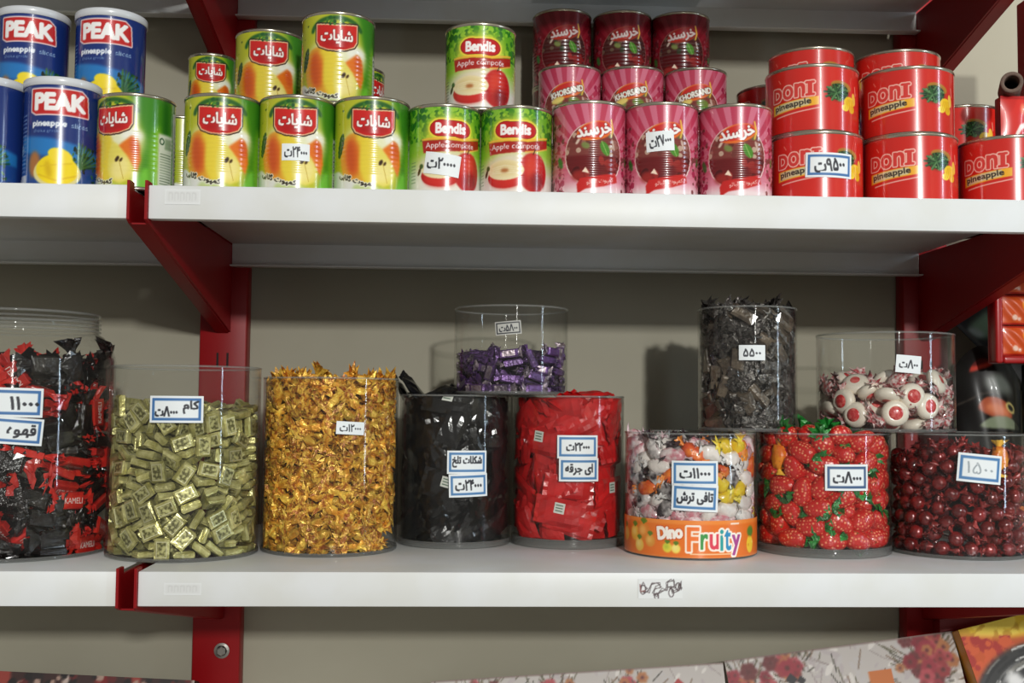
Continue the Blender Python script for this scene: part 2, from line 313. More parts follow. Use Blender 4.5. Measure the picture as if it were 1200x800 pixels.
# ------------------------------------------------------------------ can artwork
def pear_art(r, h):
    C = Canvas(2*PI*r/h, 1, 132, (70, 140, 34)); X, Y = C.XX, C.YY
    C.comp(C.blur(C.m_poly([(-.62, -.1), (-.62, 1.1), (-.12, 1.1), (.3, .95), (.36, .5), (.3, -.1)]), .05), (186, 190, 44))
    C.comp(C.blur(C.m_poly([(.22, 1.1), (.70, 1.1), (.70, -.1), (.34, -.1), (.40, .5)]), .05), (58, 132, 30))
    C.ell(.52, .3, .09, .4, (126, 186, 40), 0, .04); C.ell(.63, .55, .03, .6, (24, 84, 24), 0, .04)
    C.ell(0, .50, .36, .22, (232, 232, 190), 0, .06); C.ell(.24, .56, .12, .08, (240, 240, 225), 0, .03)
    C.line([(-.30+.30*(1-math.cos(t)), .80+.16*math.sin(t)) for t in np.linspace(.1, 2.9, 20)], .05, (40, 96, 34), .01)
    C.speck(C.m_ell(0, .93, .15, .06), [(24, 70, 30), (60, 120, 40), (30, 90, 40)], 900, .02)
    C.speck(C.m_poly([(-.46, .6), (-.46, .9), (-.34, .9), (-.38, .6)]), [(110, 120, 30), (90, 110, 30)], 500, .018)
    # pears
    C.ell(-.20, .34, .21, .29, (222, 160, 46), .15, .012); C.ell(-.11, .42, .12, .22, (232, 204, 56), 0, .02); C.ell(-.235, .36, .10, .22, (216, 104, 30), .1, .03); C.ell(-.25, .36, .05, .17, (204, 84, 26), .1, .02)
    C.ell(-.05, .32, .10, .26, (230, 206, 62), 0, .02)
    C.poly([(.09, .44), (.24, .56), (.30, .52), (.34, .3), (.30, .16), (.2, .3)], (226, 116, 34), .012); C.ell(.27, .44, .05, .1, (212, 88, 28), .2, .02)
    C.poly([(-.02, .36), (.02, .50), (.09, .46), (.19, .34), (.26, .2), (.23, .08), (.12, .03), (.0, .08), (-.03, .2)], (228, 214, 96), .012); C.ell(.12, .2, .10, .13, (240, 226, 140), -.4, .03)
    C.ell(.085, .30, .02, .035, (60, 40, 20), -.5, .004); C.ell(.13, .29, .014, .026, (70, 46, 20), -.6, .004); C.line([(.11, .28), (.16, .08)], .008, (190, 160, 60))
    C.ell(-.41, .50, .045, .14, (36, 70, 30), -.25, .006); C.line([(-.44, .38), (-.38, .62)], .012, (96, 120, 60))
    # white foot with the lettering
    C.poly([(-.70, -.1), (-.70, .24), (-.44, .22), (-.3, .13), (-.12, .05), (.05, .02), (.14, -.1)], (226, 228, 222), .008)
    C.poly([(-.2, .06), (.02, .03), (.22, .0), (.1, -.1), (-.3, -.1)], (190, 206, 140), .02)
    C.poly([(.22, -.1), (.36, .2), (.42, .22), (.46, -.1)], (110, 190, 50), .02)
    def arc(a, b): return a, b+.9*(a+.22)**2-.62*(a+.22)
    C.text(fa('گلابی')+' '+fa('کمپوت'), -.20, .095, .085, (40, 34, 20), (236, 236, 214), .010, w=.46, bold=.004, warp=lambda a, b: (a, b-.27*a+.35*a*a))
    # shield with white lettering
    sh = [(-.235, .885), (-.235, .70), (-.20, .64), (-.10, .598), (.0, .588), (.10, .598), (.20, .64), (.235, .70), (.235, .885), (.12, .875), (0, .865), (-.12, .875)]
    m = C.m_poly(sh); C.put(C.grow(m, .028), (40, 26, 22)); C.put(C.grow(m, .014), (235, 200, 150)); C.put(m, (204, 34, 30)); C.ell(0, .66, .17, .05, (176, 22, 24), 0, .03)
    C.text(fa('شایات'), 0, .742, .155, (250, 246, 240), (150, 18, 20), .010, w=.37, bold=.007)
    C.speck(C.m_ell(0, .895, .14, .04), [(30, 84, 36), (66, 130, 44)], 500, .02)
    # maker's panel round the back and small print
    C.rect(.78, 1.05, .1, .9, (226, 228, 222)); C.rect(.53, .76, .03, .62, (216, 222, 208), .012)
    for k in range(12): C.line([(.56, .07+.03*k), (.73, .07+.03*k)], .009, (110, 128, 106))
    C.ell(.58, .54, .035, .04, (50, 90, 60)); C.ell(.58, .54, .02, .024, (216, 222, 208)); C.rect(.62, .74, .46, .58, (150, 170, 140), .01); C.rect(-1.05, -.8, .1, .9, (226, 228, 222)); C.ell(-1.2, .4, .15, .2, (222, 160, 46), 0, .02)
    return C
def apple_art(r, h):
    C = Canvas(2*PI*r/h, 1, 132, (150, 196, 60)); X, Y = C.XX, C.YY
    C.comp(np.clip((Y-.42)/.3, 0, 1), (96, 166, 34)); C.speck((Y > .6).astype(float), [(40, 120, 26), (70, 150, 30), (130, 190, 50), (30, 100, 30)], 1500, .035)
    C.ell(0, .66, .34, .24, (214, 216, 60), 0, .09); C.comp(np.clip((.45-Y)/.25, 0, 1)*np.clip((np.abs(X)-.25)/.1, 0, 1), (222, 226, 210)); C.comp(np.clip((.20-Y)/.1, 0, 1), (234, 230, 222))
    C.ell(0, .28, .40, .22, (226, 214, 190), 0, .06)
    m = np.maximum(C.m_ell(-.12, .745, .13, .095), np.maximum(C.m_ell(.12, .735, .13, .095), ((np.abs(X) < .13) & (np.abs(Y-.742) < .09)).astype(float)))
    C.put(C.grow(m, .03), (246, 220, 70), .008); C.put(C.grow(m, .010), (120, 10, 14)); C.put(m, (192, 24, 28)); C.text('Bendis', 0, .745, .115, (250, 246, 244), w=.36, bold=.010)
    b = C.poly([(-.36, .60), (-.1, .605), (.15, .60), (.44, .655), (.44, .545), (.2, .485), (-.1, .465), (-.34, .455)], (168, 34, 24), .004)
    C.line([(-.36, .615), (-.1, .625), (.15, .62), (.44, .675)], .02, (244, 180, 60), .004); C.line([(.12, .48), (.28, .50), (.44, .55)], .014, (240, 190, 80), .004)
    C.text('Apple compote', -.0, .54, .085, (240, 226, 226), w=.62, rot=.03, bold=.002)
    C.ell(.225, .24, .195, .235, (186, 28, 30), 0, .008); C.ell(.20, .30, .10, .14, (214, 60, 44), 0, .04); C.ell(.27, .14, .1, .1, (128, 14, 24), 0, .04)
    for k in range(12): C.line([(.12+.02*k, .46), (.235+.6*(.02*k-.11), .06)], .005, (206, 60, 50), .002, .5)
    C.line([(.22, .46), (.25, .52)], .015, (90, 50, 24))
    C.ell(-.13, .18, .24, .13, (176, 24, 26), 0, .006); C.ell(-.13, .15, .2, .1, (206, 44, 36), 0, .03); C.ell(-.13, .265, .235, .12, (236, 222, 176), 0, .006); C.ell(-.13, .285, .19, .09, (226, 206, 150), 0, .02)
    for k in range(4): C.line([(-.3, .29-.02*k), (-.13, .32-.03*k), (.05, .29-.02*k)], .006, (244, 236, 206), .003)
    C.ell(-.13, .26, .05, .025, (176, 110, 60), 0, .012); C.ell(-.37, .30, .03, .03, (60, 90, 40), .4, .006); C.ell(-.40, .24, .02, .05, (50, 44, 24), -.4, .006)
    C.rect(.85, 1.15, .08, .6, (236, 236, 230)); C.rect(-1.15, -.85, .08, .6, (236, 236, 230))
    for k in range(7): C.line([(-.56, .12+.04*k), (-.47, .12+.04*k)], .008, (110, 130, 100))
    return C
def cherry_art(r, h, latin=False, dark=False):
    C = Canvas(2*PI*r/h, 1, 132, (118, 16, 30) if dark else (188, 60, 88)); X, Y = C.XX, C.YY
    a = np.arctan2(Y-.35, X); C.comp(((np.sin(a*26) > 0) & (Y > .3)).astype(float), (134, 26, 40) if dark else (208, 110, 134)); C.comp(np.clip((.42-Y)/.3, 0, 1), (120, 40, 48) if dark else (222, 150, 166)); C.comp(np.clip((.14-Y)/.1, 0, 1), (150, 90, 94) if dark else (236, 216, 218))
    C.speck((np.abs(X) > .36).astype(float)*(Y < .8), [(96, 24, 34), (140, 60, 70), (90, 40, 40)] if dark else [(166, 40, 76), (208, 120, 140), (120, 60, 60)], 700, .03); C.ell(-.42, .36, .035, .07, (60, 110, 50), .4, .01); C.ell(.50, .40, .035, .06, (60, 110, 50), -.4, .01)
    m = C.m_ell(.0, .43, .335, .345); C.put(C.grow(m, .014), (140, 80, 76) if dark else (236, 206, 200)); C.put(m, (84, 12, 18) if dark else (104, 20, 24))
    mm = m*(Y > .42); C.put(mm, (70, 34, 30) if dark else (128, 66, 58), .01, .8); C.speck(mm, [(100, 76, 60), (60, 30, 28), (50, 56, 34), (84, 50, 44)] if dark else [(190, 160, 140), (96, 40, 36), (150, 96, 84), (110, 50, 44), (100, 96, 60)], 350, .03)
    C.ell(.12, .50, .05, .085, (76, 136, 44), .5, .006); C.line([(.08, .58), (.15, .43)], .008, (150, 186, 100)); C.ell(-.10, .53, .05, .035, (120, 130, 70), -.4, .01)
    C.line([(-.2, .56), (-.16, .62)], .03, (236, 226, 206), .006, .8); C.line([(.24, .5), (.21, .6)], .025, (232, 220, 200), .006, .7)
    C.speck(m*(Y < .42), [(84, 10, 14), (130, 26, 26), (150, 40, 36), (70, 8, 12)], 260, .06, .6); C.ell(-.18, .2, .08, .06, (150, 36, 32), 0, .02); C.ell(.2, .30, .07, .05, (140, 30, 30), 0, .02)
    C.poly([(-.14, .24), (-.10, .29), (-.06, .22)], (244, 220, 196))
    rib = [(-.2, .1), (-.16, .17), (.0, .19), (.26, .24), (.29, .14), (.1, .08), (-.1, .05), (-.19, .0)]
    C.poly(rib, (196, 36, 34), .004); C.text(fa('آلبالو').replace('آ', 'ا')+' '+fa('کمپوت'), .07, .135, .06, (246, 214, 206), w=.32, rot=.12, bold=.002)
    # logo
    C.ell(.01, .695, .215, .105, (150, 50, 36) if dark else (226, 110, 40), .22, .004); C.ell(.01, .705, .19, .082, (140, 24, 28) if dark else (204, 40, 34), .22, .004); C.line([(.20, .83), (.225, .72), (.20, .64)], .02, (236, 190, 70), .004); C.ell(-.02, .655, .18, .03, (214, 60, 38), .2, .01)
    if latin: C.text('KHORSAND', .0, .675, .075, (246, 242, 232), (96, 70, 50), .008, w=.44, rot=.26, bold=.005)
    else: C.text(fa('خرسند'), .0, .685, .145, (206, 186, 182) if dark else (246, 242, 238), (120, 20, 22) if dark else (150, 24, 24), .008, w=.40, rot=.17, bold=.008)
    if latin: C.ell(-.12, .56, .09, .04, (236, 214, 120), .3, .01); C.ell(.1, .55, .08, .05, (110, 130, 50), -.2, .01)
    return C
def doni_art(r, h):
    C = Canvas(2*PI*r/h, 1, 140, (206, 40, 32)); X, Y = C.XX, C.YY
    for sh in (0.0, PI*r/h, -PI*r/h):
        t = lambda a, b: (a+sh, b)
        for q, ch in enumerate('DOnI'):
            cx = -.36+sh+(-.285, -.085, .115, .275)[q]; cy = .64+.08*(cx-sh+.36); m = C.m_text(ch, cx, cy-(.0 if ch != 'n' else .0), .20, w=(.16, .165, .15, .05)[q], bold=.014)
            if ch == 'I': m = np.maximum(m, np.maximum(C.m_line([(cx-.055, cy+.095), (cx+.055, cy+.1)], .04), C.m_line([(cx-.055, cy-.1), (cx+.055, cy-.095)], .04)))
            C.put(C.grow(m, .020), (244, 186, 172)); C.put(m, (212, 60, 54))
        C.poly([t(-.74, .46), t(.05, .535), t(.05, .40), t(-.74, .30)], (240, 176, 44), .003); C.poly([t(-.70, .45), t(-.10, .51), t(-.10, .40), t(-.70, .32)], (210, 196, 150), .004)
        C.text('pineapple', -.38+sh, .425, .12, (60, 50, 46), w=.62, rot=.10, bold=.006)
        C.line([t(-.66, .255), t(-.1, .325), t(.05, .35)], .018, (240, 190, 180), .003)
        C.ell(.44+sh, .70, .20, .085, (176, 120, 40), -.15, .008); C.speck(C.m_ell(.46+sh, .71, .18, .075, -.15), [(206, 160, 60), (120, 90, 30), (150, 120, 50)], 400, .02)
        C.ell(.38+sh, .60, .19, .125, (26, 62, 32), 0, .03); C.speck(C.m_ell(.38+sh, .60, .20, .14), [(16, 44, 22), (40, 90, 40), (24, 64, 30), (96, 140, 84), (10, 30, 18)], 4000, .03, .5)
        for k in range(18):
            q = k*.62; C.line([t(.34, .59), t(.34+.21*math.cos(q), .59+.13*math.sin(q))], .024, ((18, 52, 26), (40, 92, 44), (84, 124, 78))[k % 3], .003)
        C.ell(.60+sh, .46, .125, .095, (240, 196, 30), 0, .006); C.ell(.51+sh, .37, .075, .055, (246, 216, 60), 0, .004); C.ell(.66+sh, .36, .07, .065, (232, 176, 24), 0, .004); C.ell(.72+sh, .53, .05, .10, (238, 190, 70), .2, .006)
        for k in range(5): C.line([t(.50+.045*k, .35), t(.56+.03*k, .51)], .010, (214, 150, 20), .003)
        C.line([t(.76, .74), t(.78, .60)], .018, (240, 170, 150), .004); C.line([t(-.62, .86), t(-.58, .80)], .012, (240, 150, 130), .003)
    return C
def peak_art(r, h):
    C = Canvas(2*PI*r/h, 1, 118, (26, 50, 118)); X, Y = C.XX, C.YY
    for sh in (0.0, PI*r/h, -PI*r/h):
        t = lambda pts: [(a+sh, b) for a, b in pts]
        C.poly(t([(-.5, .50), (-.1, .46), (.2, .40), (.5, .33), (.5, .20), (.0, .22), (-.5, .33)]), (38, 120, 190), .015); C.poly(t([(-.5, .33), (.0, .26), (.5, .2), (.5, -.1), (-.5, -.1)]), (30, 70, 140), .02)
        box = t([(-.32, .95), (.18, .95), (.245, .90), (.26, .70), (-.27, .70), (-.32, .73)]); m = C.m_poly(box)
        C.put(C.grow(m, .014), (236, 214, 214)); C.put(m, (196, 36, 36)); C.text('PEAK', -.03+sh, .825, .155, (248, 246, 244), w=.49, bold=.014)
        C.text('pineapple', -.13+sh, .60, .075, (226, 232, 240), w=.34, bold=.004); C.text('slices', .17+sh, .60, .05, (150, 180, 214), w=.17); C.text('choice grade', -.16+sh, .53, .04, (130, 160, 200), w=.26)
        C.speck(C.m_poly(t([(.05, .02), (.12, .42), (.36, .40), (.42, .02)])), [(18, 50, 34), (30, 84, 44), (60, 110, 50), (12, 34, 30)], 900, .03, .5)
        for k in range(10): C.line(t([(.16, .18), (.16+.25*math.cos(.2+k*.15), .18+.25*math.sin(.2+k*.15))]), .018, ((24, 74, 40), (70, 120, 56))[k % 2], .003)
        C.ell(-.27+sh, .2, .07, .13, (170, 110, 60), 0, .02)
        C.ell(-.04+sh, .12, .235, .15, (226, 214, 150), 0, .004); C.ell(-.04+sh, .15, .205, .15, (244, 216, 30), 0, .004); C.ell(-.01+sh, .29, .12, .07, (246, 220, 50), -.3, .006)
        C.ell(-.12+sh, .15, .03, .09, (214, 176, 20), .2, .02); C.line(t([(-.22, .1), (-.05, .04), (.14, .1)]), .012, (220, 180, 24), .003); C.line(t([(-.2, .18), (-.02, .20), (.1, .22)]), .010, (222, 186, 30), .004)
        for k in range(16): C.line(t([(.62, .1+.04*k), (.74, .1+.04*k)]), .014, (110, 140, 190))
        C.rect(.58+sh, .76+sh, .02, .1, (200, 206, 214)); C.ell(-.5+sh, .36, .05, .05, (150, 190, 220))
    return C

TIN = mat('tinplate', (196, 190, 172), 0.24, metal=0.9); WHITELID = mat('white_lid', (214, 218, 222), 0.3, coat=0.3)
KINDS = {}
def can_kind(kind, r, h, art, ribs=0.0, lid_mat=None, m=FOILP):
    s = MB(); s.lathe([(r-.0022, 0), (r+.0003, .0001), (r+.0008, .0012), (r+.0006, .0026), (r-.0004, .0034), (r-.0006, .005), (r-.0006, h-.005), (r-.0004, h-.0034), (r+.0006, h-.0026), (r+.0008, h-.0012), (r+.0003, h-.0001), (r-.0014, h), (r-.002, h-.0008), (r-.0021, h-.0035)], 72)
    s.lathe([(r-.0022, 0), (r-.003, .003), (0, .003)], 72)
    body = s.build('can_body', TIN, True)
    if lid_mat:
        l = MB(); l.lathe([(r+.0004, h-.008), (r+.0014, h-.0078), (r+.0015, h-.001), (r+.0008, h), (r-.0012, h+.0002), (r-.002, h-.001), (r-.0026, h-.003), (0, h-.003)], 72); lid = l.build('lid', lid_mat, True)
    else:
        l = MB(); l.lathe([(r-.0021, h-.0032), (r*.86, h-.0036), (r*.84, h-.003), (r*.78, h-.003), (r*.76, h-.0036), (r*.5, h-.0036), (r*.48, h-.0032), (0, h-.0032)], 72); lid = l.build('lid', TIN, True)
    z0, z1 = .0034, h-(.0075 if lid_mat else .0034); C = art(r, z1-z0)
    def pos(U, V):
        z = z0+V*(z1-z0); rr = r+.0001+ribs*np.where((V > .16) & (V < .62), .5-.5*np.cos((V-.16)/.46*2*PI*9), 0); th = (U-.5)*2*PI
        return rr*np.sin(th), -rr*np.cos(th), z
    KINDS[kind] = dict(r=r, h=h, body=body, lid=lid, label=print_mesh('label', C, m, pos, True), first=None)
can_kind('pear', .0365, .0935, pear_art, .0003)
can_kind('apple', .0353, .0880, apple_art, .0001)
can_kind('cherry', .0362, .0940, cherry_art, .0004)
can_kind('cherry_latin', .0362, .0940, lambda r, h: cherry_art(r, h, True), .0004)
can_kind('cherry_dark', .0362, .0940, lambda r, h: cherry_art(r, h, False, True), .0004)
can_kind('doni', .0462, .0695, doni_art)
can_kind('peak', .0348, .1065, peak_art, 0, WHITELID)
can_kind('peak_tall', .0352, .1175, peak_art, 0, WHITELID)
can_kind('small_pear', .0255, .0760, pear_art, .0002)
def hit_cyl(x, y, X, Y, R):
    d = FX+(x-600)/F_PX*RX-(y-400)/F_PX*UX; o = CAM-np.array([X, Y, 0]); a = d[0]**2+d[1]**2; b = o[0]*d[0]+o[1]*d[1]; c = o[0]**2+o[1]**2-R*R
    q = b*b-a*c; t = (-b-math.sqrt(max(q, 0)))/a; P = o+t*d; return math.atan2(P[0], -P[1]), P[2]
def wrap_tag(name, cv, R, th0, zc, w, h, tilt, parent, m=None):
    c, n = math.cos(tilt), math.sin(tilt)
    def pos(U, V):
        a, b = (U-.5)*w, (V-.5)*h; A, B = a*c-b*n, a*n+b*c; th = th0+A/R; return R*np.sin(th), -R*np.cos(th), zc+B
    return link(name, print_mesh(name, cv, m or PAPER, pos), parent)
def price_canvas(parts, w, h, border=(58, 110, 168), bw=.10, bg=(232, 238, 240), double=True):
    C = Canvas(w, h, 44, bg, 3)
    if border is not None:
        k = bw*h
        for e, cc in (((.10, border), (.10+bw, bg)) if double else ((.04, border), (.04+bw, bg))):
            pass
        e0 = .09*h; C.rect(-w/2+e0, w/2-e0, e0, h-e0, border); C.rect(-w/2+e0+k, w/2-e0-k, e0+k, h-e0-k, bg)
    for st, cx, cy, hh, ww, rot in parts: C.text(st, cx, cy, hh, (28, 30, 40), w=ww, rot=rot, bold=.022*h)
    return C
PRICE = lambda d: fa('ت')+d
def can(kind, xc, ym, Y, z0, rot, label, group, sticker=None, X=None):
    K = KINDS[kind]; X = at(xc, ym, Y)[0] if X is None else X; face = math.atan2(CAM[0]-X, Y-CAM[1])
    o = empty('food_can', (X, Y, z0), label, 'can', group, face+math.radians(rot))
    for p in ('can_body', 'lid', 'label'): link(p, K['body' if p == 'can_body' else p], o)
    if sticker:
        (sx, sy, sw, sh, tilt, cvs) = sticker; th, z = hit_cyl(sx, sy, X, Y, K['r']+.001); sc = (Y-K['r']-CAM[1])/F_PX
        s = wrap_tag('price_sticker', cvs, K['r']+.0008, th-o.rotation_euler.z, z-z0, sw*sc, sh*sc, tilt, o); s['label'] = 'white price sticker with handwriting'
    return o
YF = 0.055
# blue pineapple cans
gB, gP, gA, gC, gD = 'blue pineapple cans', 'pear cans', 'apple cans', 'cherry cans', 'red pineapple cans'
zp = ZU+KINDS['pear']['h']; zk = ZU+KINDS['peak']['h']; zc1 = KINDS['cherry']['h']; hd = KINDS['doni']['h']
can('peak', -15, 150, YF, ZU, -28, 'blue pineapple can cut by left edge of photo, standing on the shelf', gB)
can('peak', 73, 150, YF, ZU, 0, 'blue pineapple can on the shelf with whole yellow pineapple slices showing', gB)
can('pear', 38, 165, .1385, ZU, 0, 'pear can behind the blue cans, under the left upper blue can', gP); can('pear', 129, 165, .1385, ZU, 0, 'pear can behind the blue cans, under the right upper blue can', gP)
can('peak', 39, 60, .128, zp, -4, 'blue pineapple can stacked on top, the left one of two', gB)
can('peak', 130, 60, .128, zp, -6, 'blue pineapple can stacked on top, the right one of two', gB)
# pear cans
can('pear', 160, 155, .060, ZU, -39, 'pear can turned to show its white side panel, next to blue can', gP)
can('pear', 214, 170, .142, ZU, 70, 'pear can mostly hidden, green strip showing in gap behind two pear cans', gP)
can('pear', 261, 160, YF, ZU, -5, 'front pear can under the small pear can, without price sticker', gP)
can('pear', 348.5, 165, YF, ZU, -4, 'front pear can with white handwritten price sticker', gP, (346.5, 178, 33, 20, 0, price_canvas([(PRICE('۲۴۰۰۰'), 0, .5, .62, 1.3, 0)], 1.65, 1, None)))
can('pear', 436, 165, YF, ZU, 2, 'front pear can beside the apple cans, lettered sideways to the right', gP)
can('pear', 396.5, 60, .088, zp+.0002, -3, 'pear can standing on top of two front pear cans, highest of them', gP)
can('peak', 322, 165, .185, ZU, 10, 'blue can hidden behind the front pear cans', gB); can('peak', 243, 165, .217, ZU, 10, 'blue can hidden behind the front left pear can', gB)
can('pear', 315.5, 90, .183, zk+.0003, -2, 'pear can of the second tier, between small can and highest pear can', gP)
can('small_pear', 248.5, 90, .205, zk+.0003, -4, 'smallest pear can, on second tier beside red post', gP)
can('pear', 414, 165, .262, ZU, 0, 'pear can in back row, hidden under another', gP); can('pear', 414, 100, .262, zp+.0002, 60, 'pear can in back row, green edge peeping out right of highest pear can', gP)
# apple cans
can('apple', 521, 170, YF, ZU, 10, 'apple can on shelf with torn white price sticker, left of two', gA, (518, 192, 44, 26, -.14, price_canvas([(PRICE('۲۰۰۰۰'), -.05, .52, .5, 1.3, .05)], 1.7, 1, None)))
can('apple', 605, 170, YF, ZU, -1, 'apple can on shelf without sticker, next to the cherry cans', gA)
can('apple', 563, 65, .078, ZU+KINDS['apple']['h']+.0002, 0, 'apple can standing on top of two apple cans', gA)
# cherry cans: one row in front, two tiers behind, three against the wall
for k, (x, rot) in enumerate(((690, 9), (775, 3), (861, 4))):
    can('cherry', x, 172, YF, ZU, rot, ('front cherry can beside the apple can', 'front cherry can with white handwritten price sticker, middle one', 'front cherry can beside the red pineapple cans')[k], gC,
        (773.5, 165, 34, 24, .06, price_canvas([(PRICE('۲۷۰۰۰'), 0, .5, .55, 1.1, .15)], 1.45, 1, None)) if k == 1 else None)
for k, x in enumerate((667.5, 741, 815)):
    X = at(x, 110, .245)[0]
    can('cherry', 0, 0, .245, ZU, 0, 'cherry can hidden under second tier, %s' % ('left', 'middle', 'right')[k], gC, X=X)
    can('cherry_latin', 0, 0, .245, ZU+zc1+.0002, -5+2*k, 'cherry can of the second tier with Latin lettering, %s of three' % ('left', 'middle', 'right')[k], gC, X=X)
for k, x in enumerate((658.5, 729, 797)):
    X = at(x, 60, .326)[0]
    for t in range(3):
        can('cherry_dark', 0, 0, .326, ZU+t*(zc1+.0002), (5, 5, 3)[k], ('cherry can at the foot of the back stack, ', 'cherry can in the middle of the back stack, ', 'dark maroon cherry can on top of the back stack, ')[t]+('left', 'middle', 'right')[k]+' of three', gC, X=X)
# flat red cans
Yd = 0.068
for k, (x, x2) in enumerate(((955.5, 951), (1065.5, 1062))):
    can('doni', x, 190, Yd, ZU, (8, 7)[k], ('flat red pineapple can with blue-edged price tag', 'flat red pineapple can at the bottom of the middle stack, whole pineapple print')[k], gD,
        (973, 193, 58, 30, -.03, price_canvas([(PRICE('۹۵۰۰'), 0, .5, .5, 1.2, .12)], 1.9, 1)) if k == 0 else None)
    can('doni', x2, 115, Yd+.010, ZU+hd+.0002, (5, 6)[k], ('flat red can stacked directly on the can with price tag', 'flat red can stacked on top of the middle bottom can')[k], gD)
can('doni', 1178, 190, Yd, ZU, 4, 'flat red pineapple can at right, cut by edge of the photo', gD)
can('peak_tall', 951, 190, .170, ZU, 0, 'blue can hidden behind the red cans, left', gB); can('peak_tall', 1052, 190, .172, ZU, 0, 'blue can hidden behind the red cans, right', gB)
can('doni', 950, 70, .170, ZU+.1178, -4, 'flat red can at back, rising highest, behind the left red stack', gD)
can('doni', 1050, 70, .172, ZU+.1178, 8, 'flat red can at back, rising behind the right red stack', gD)
can('peak', 909, 190, .272, ZU, 0, 'blue can hidden behind cherry and red cans', gB); can('doni', 909, 110, .272, zk+.0003, -40, 'flat red can in the shade, sliver between cherry and red cans', gD)
can('doni', 1122, 190, .212, ZU, 0, 'flat red can under the back right one', gD); can('doni', 1122, 140, .212, ZU+hd+.0002, -8, 'flat red can behind the right bottom can, its pineapple showing', gD)
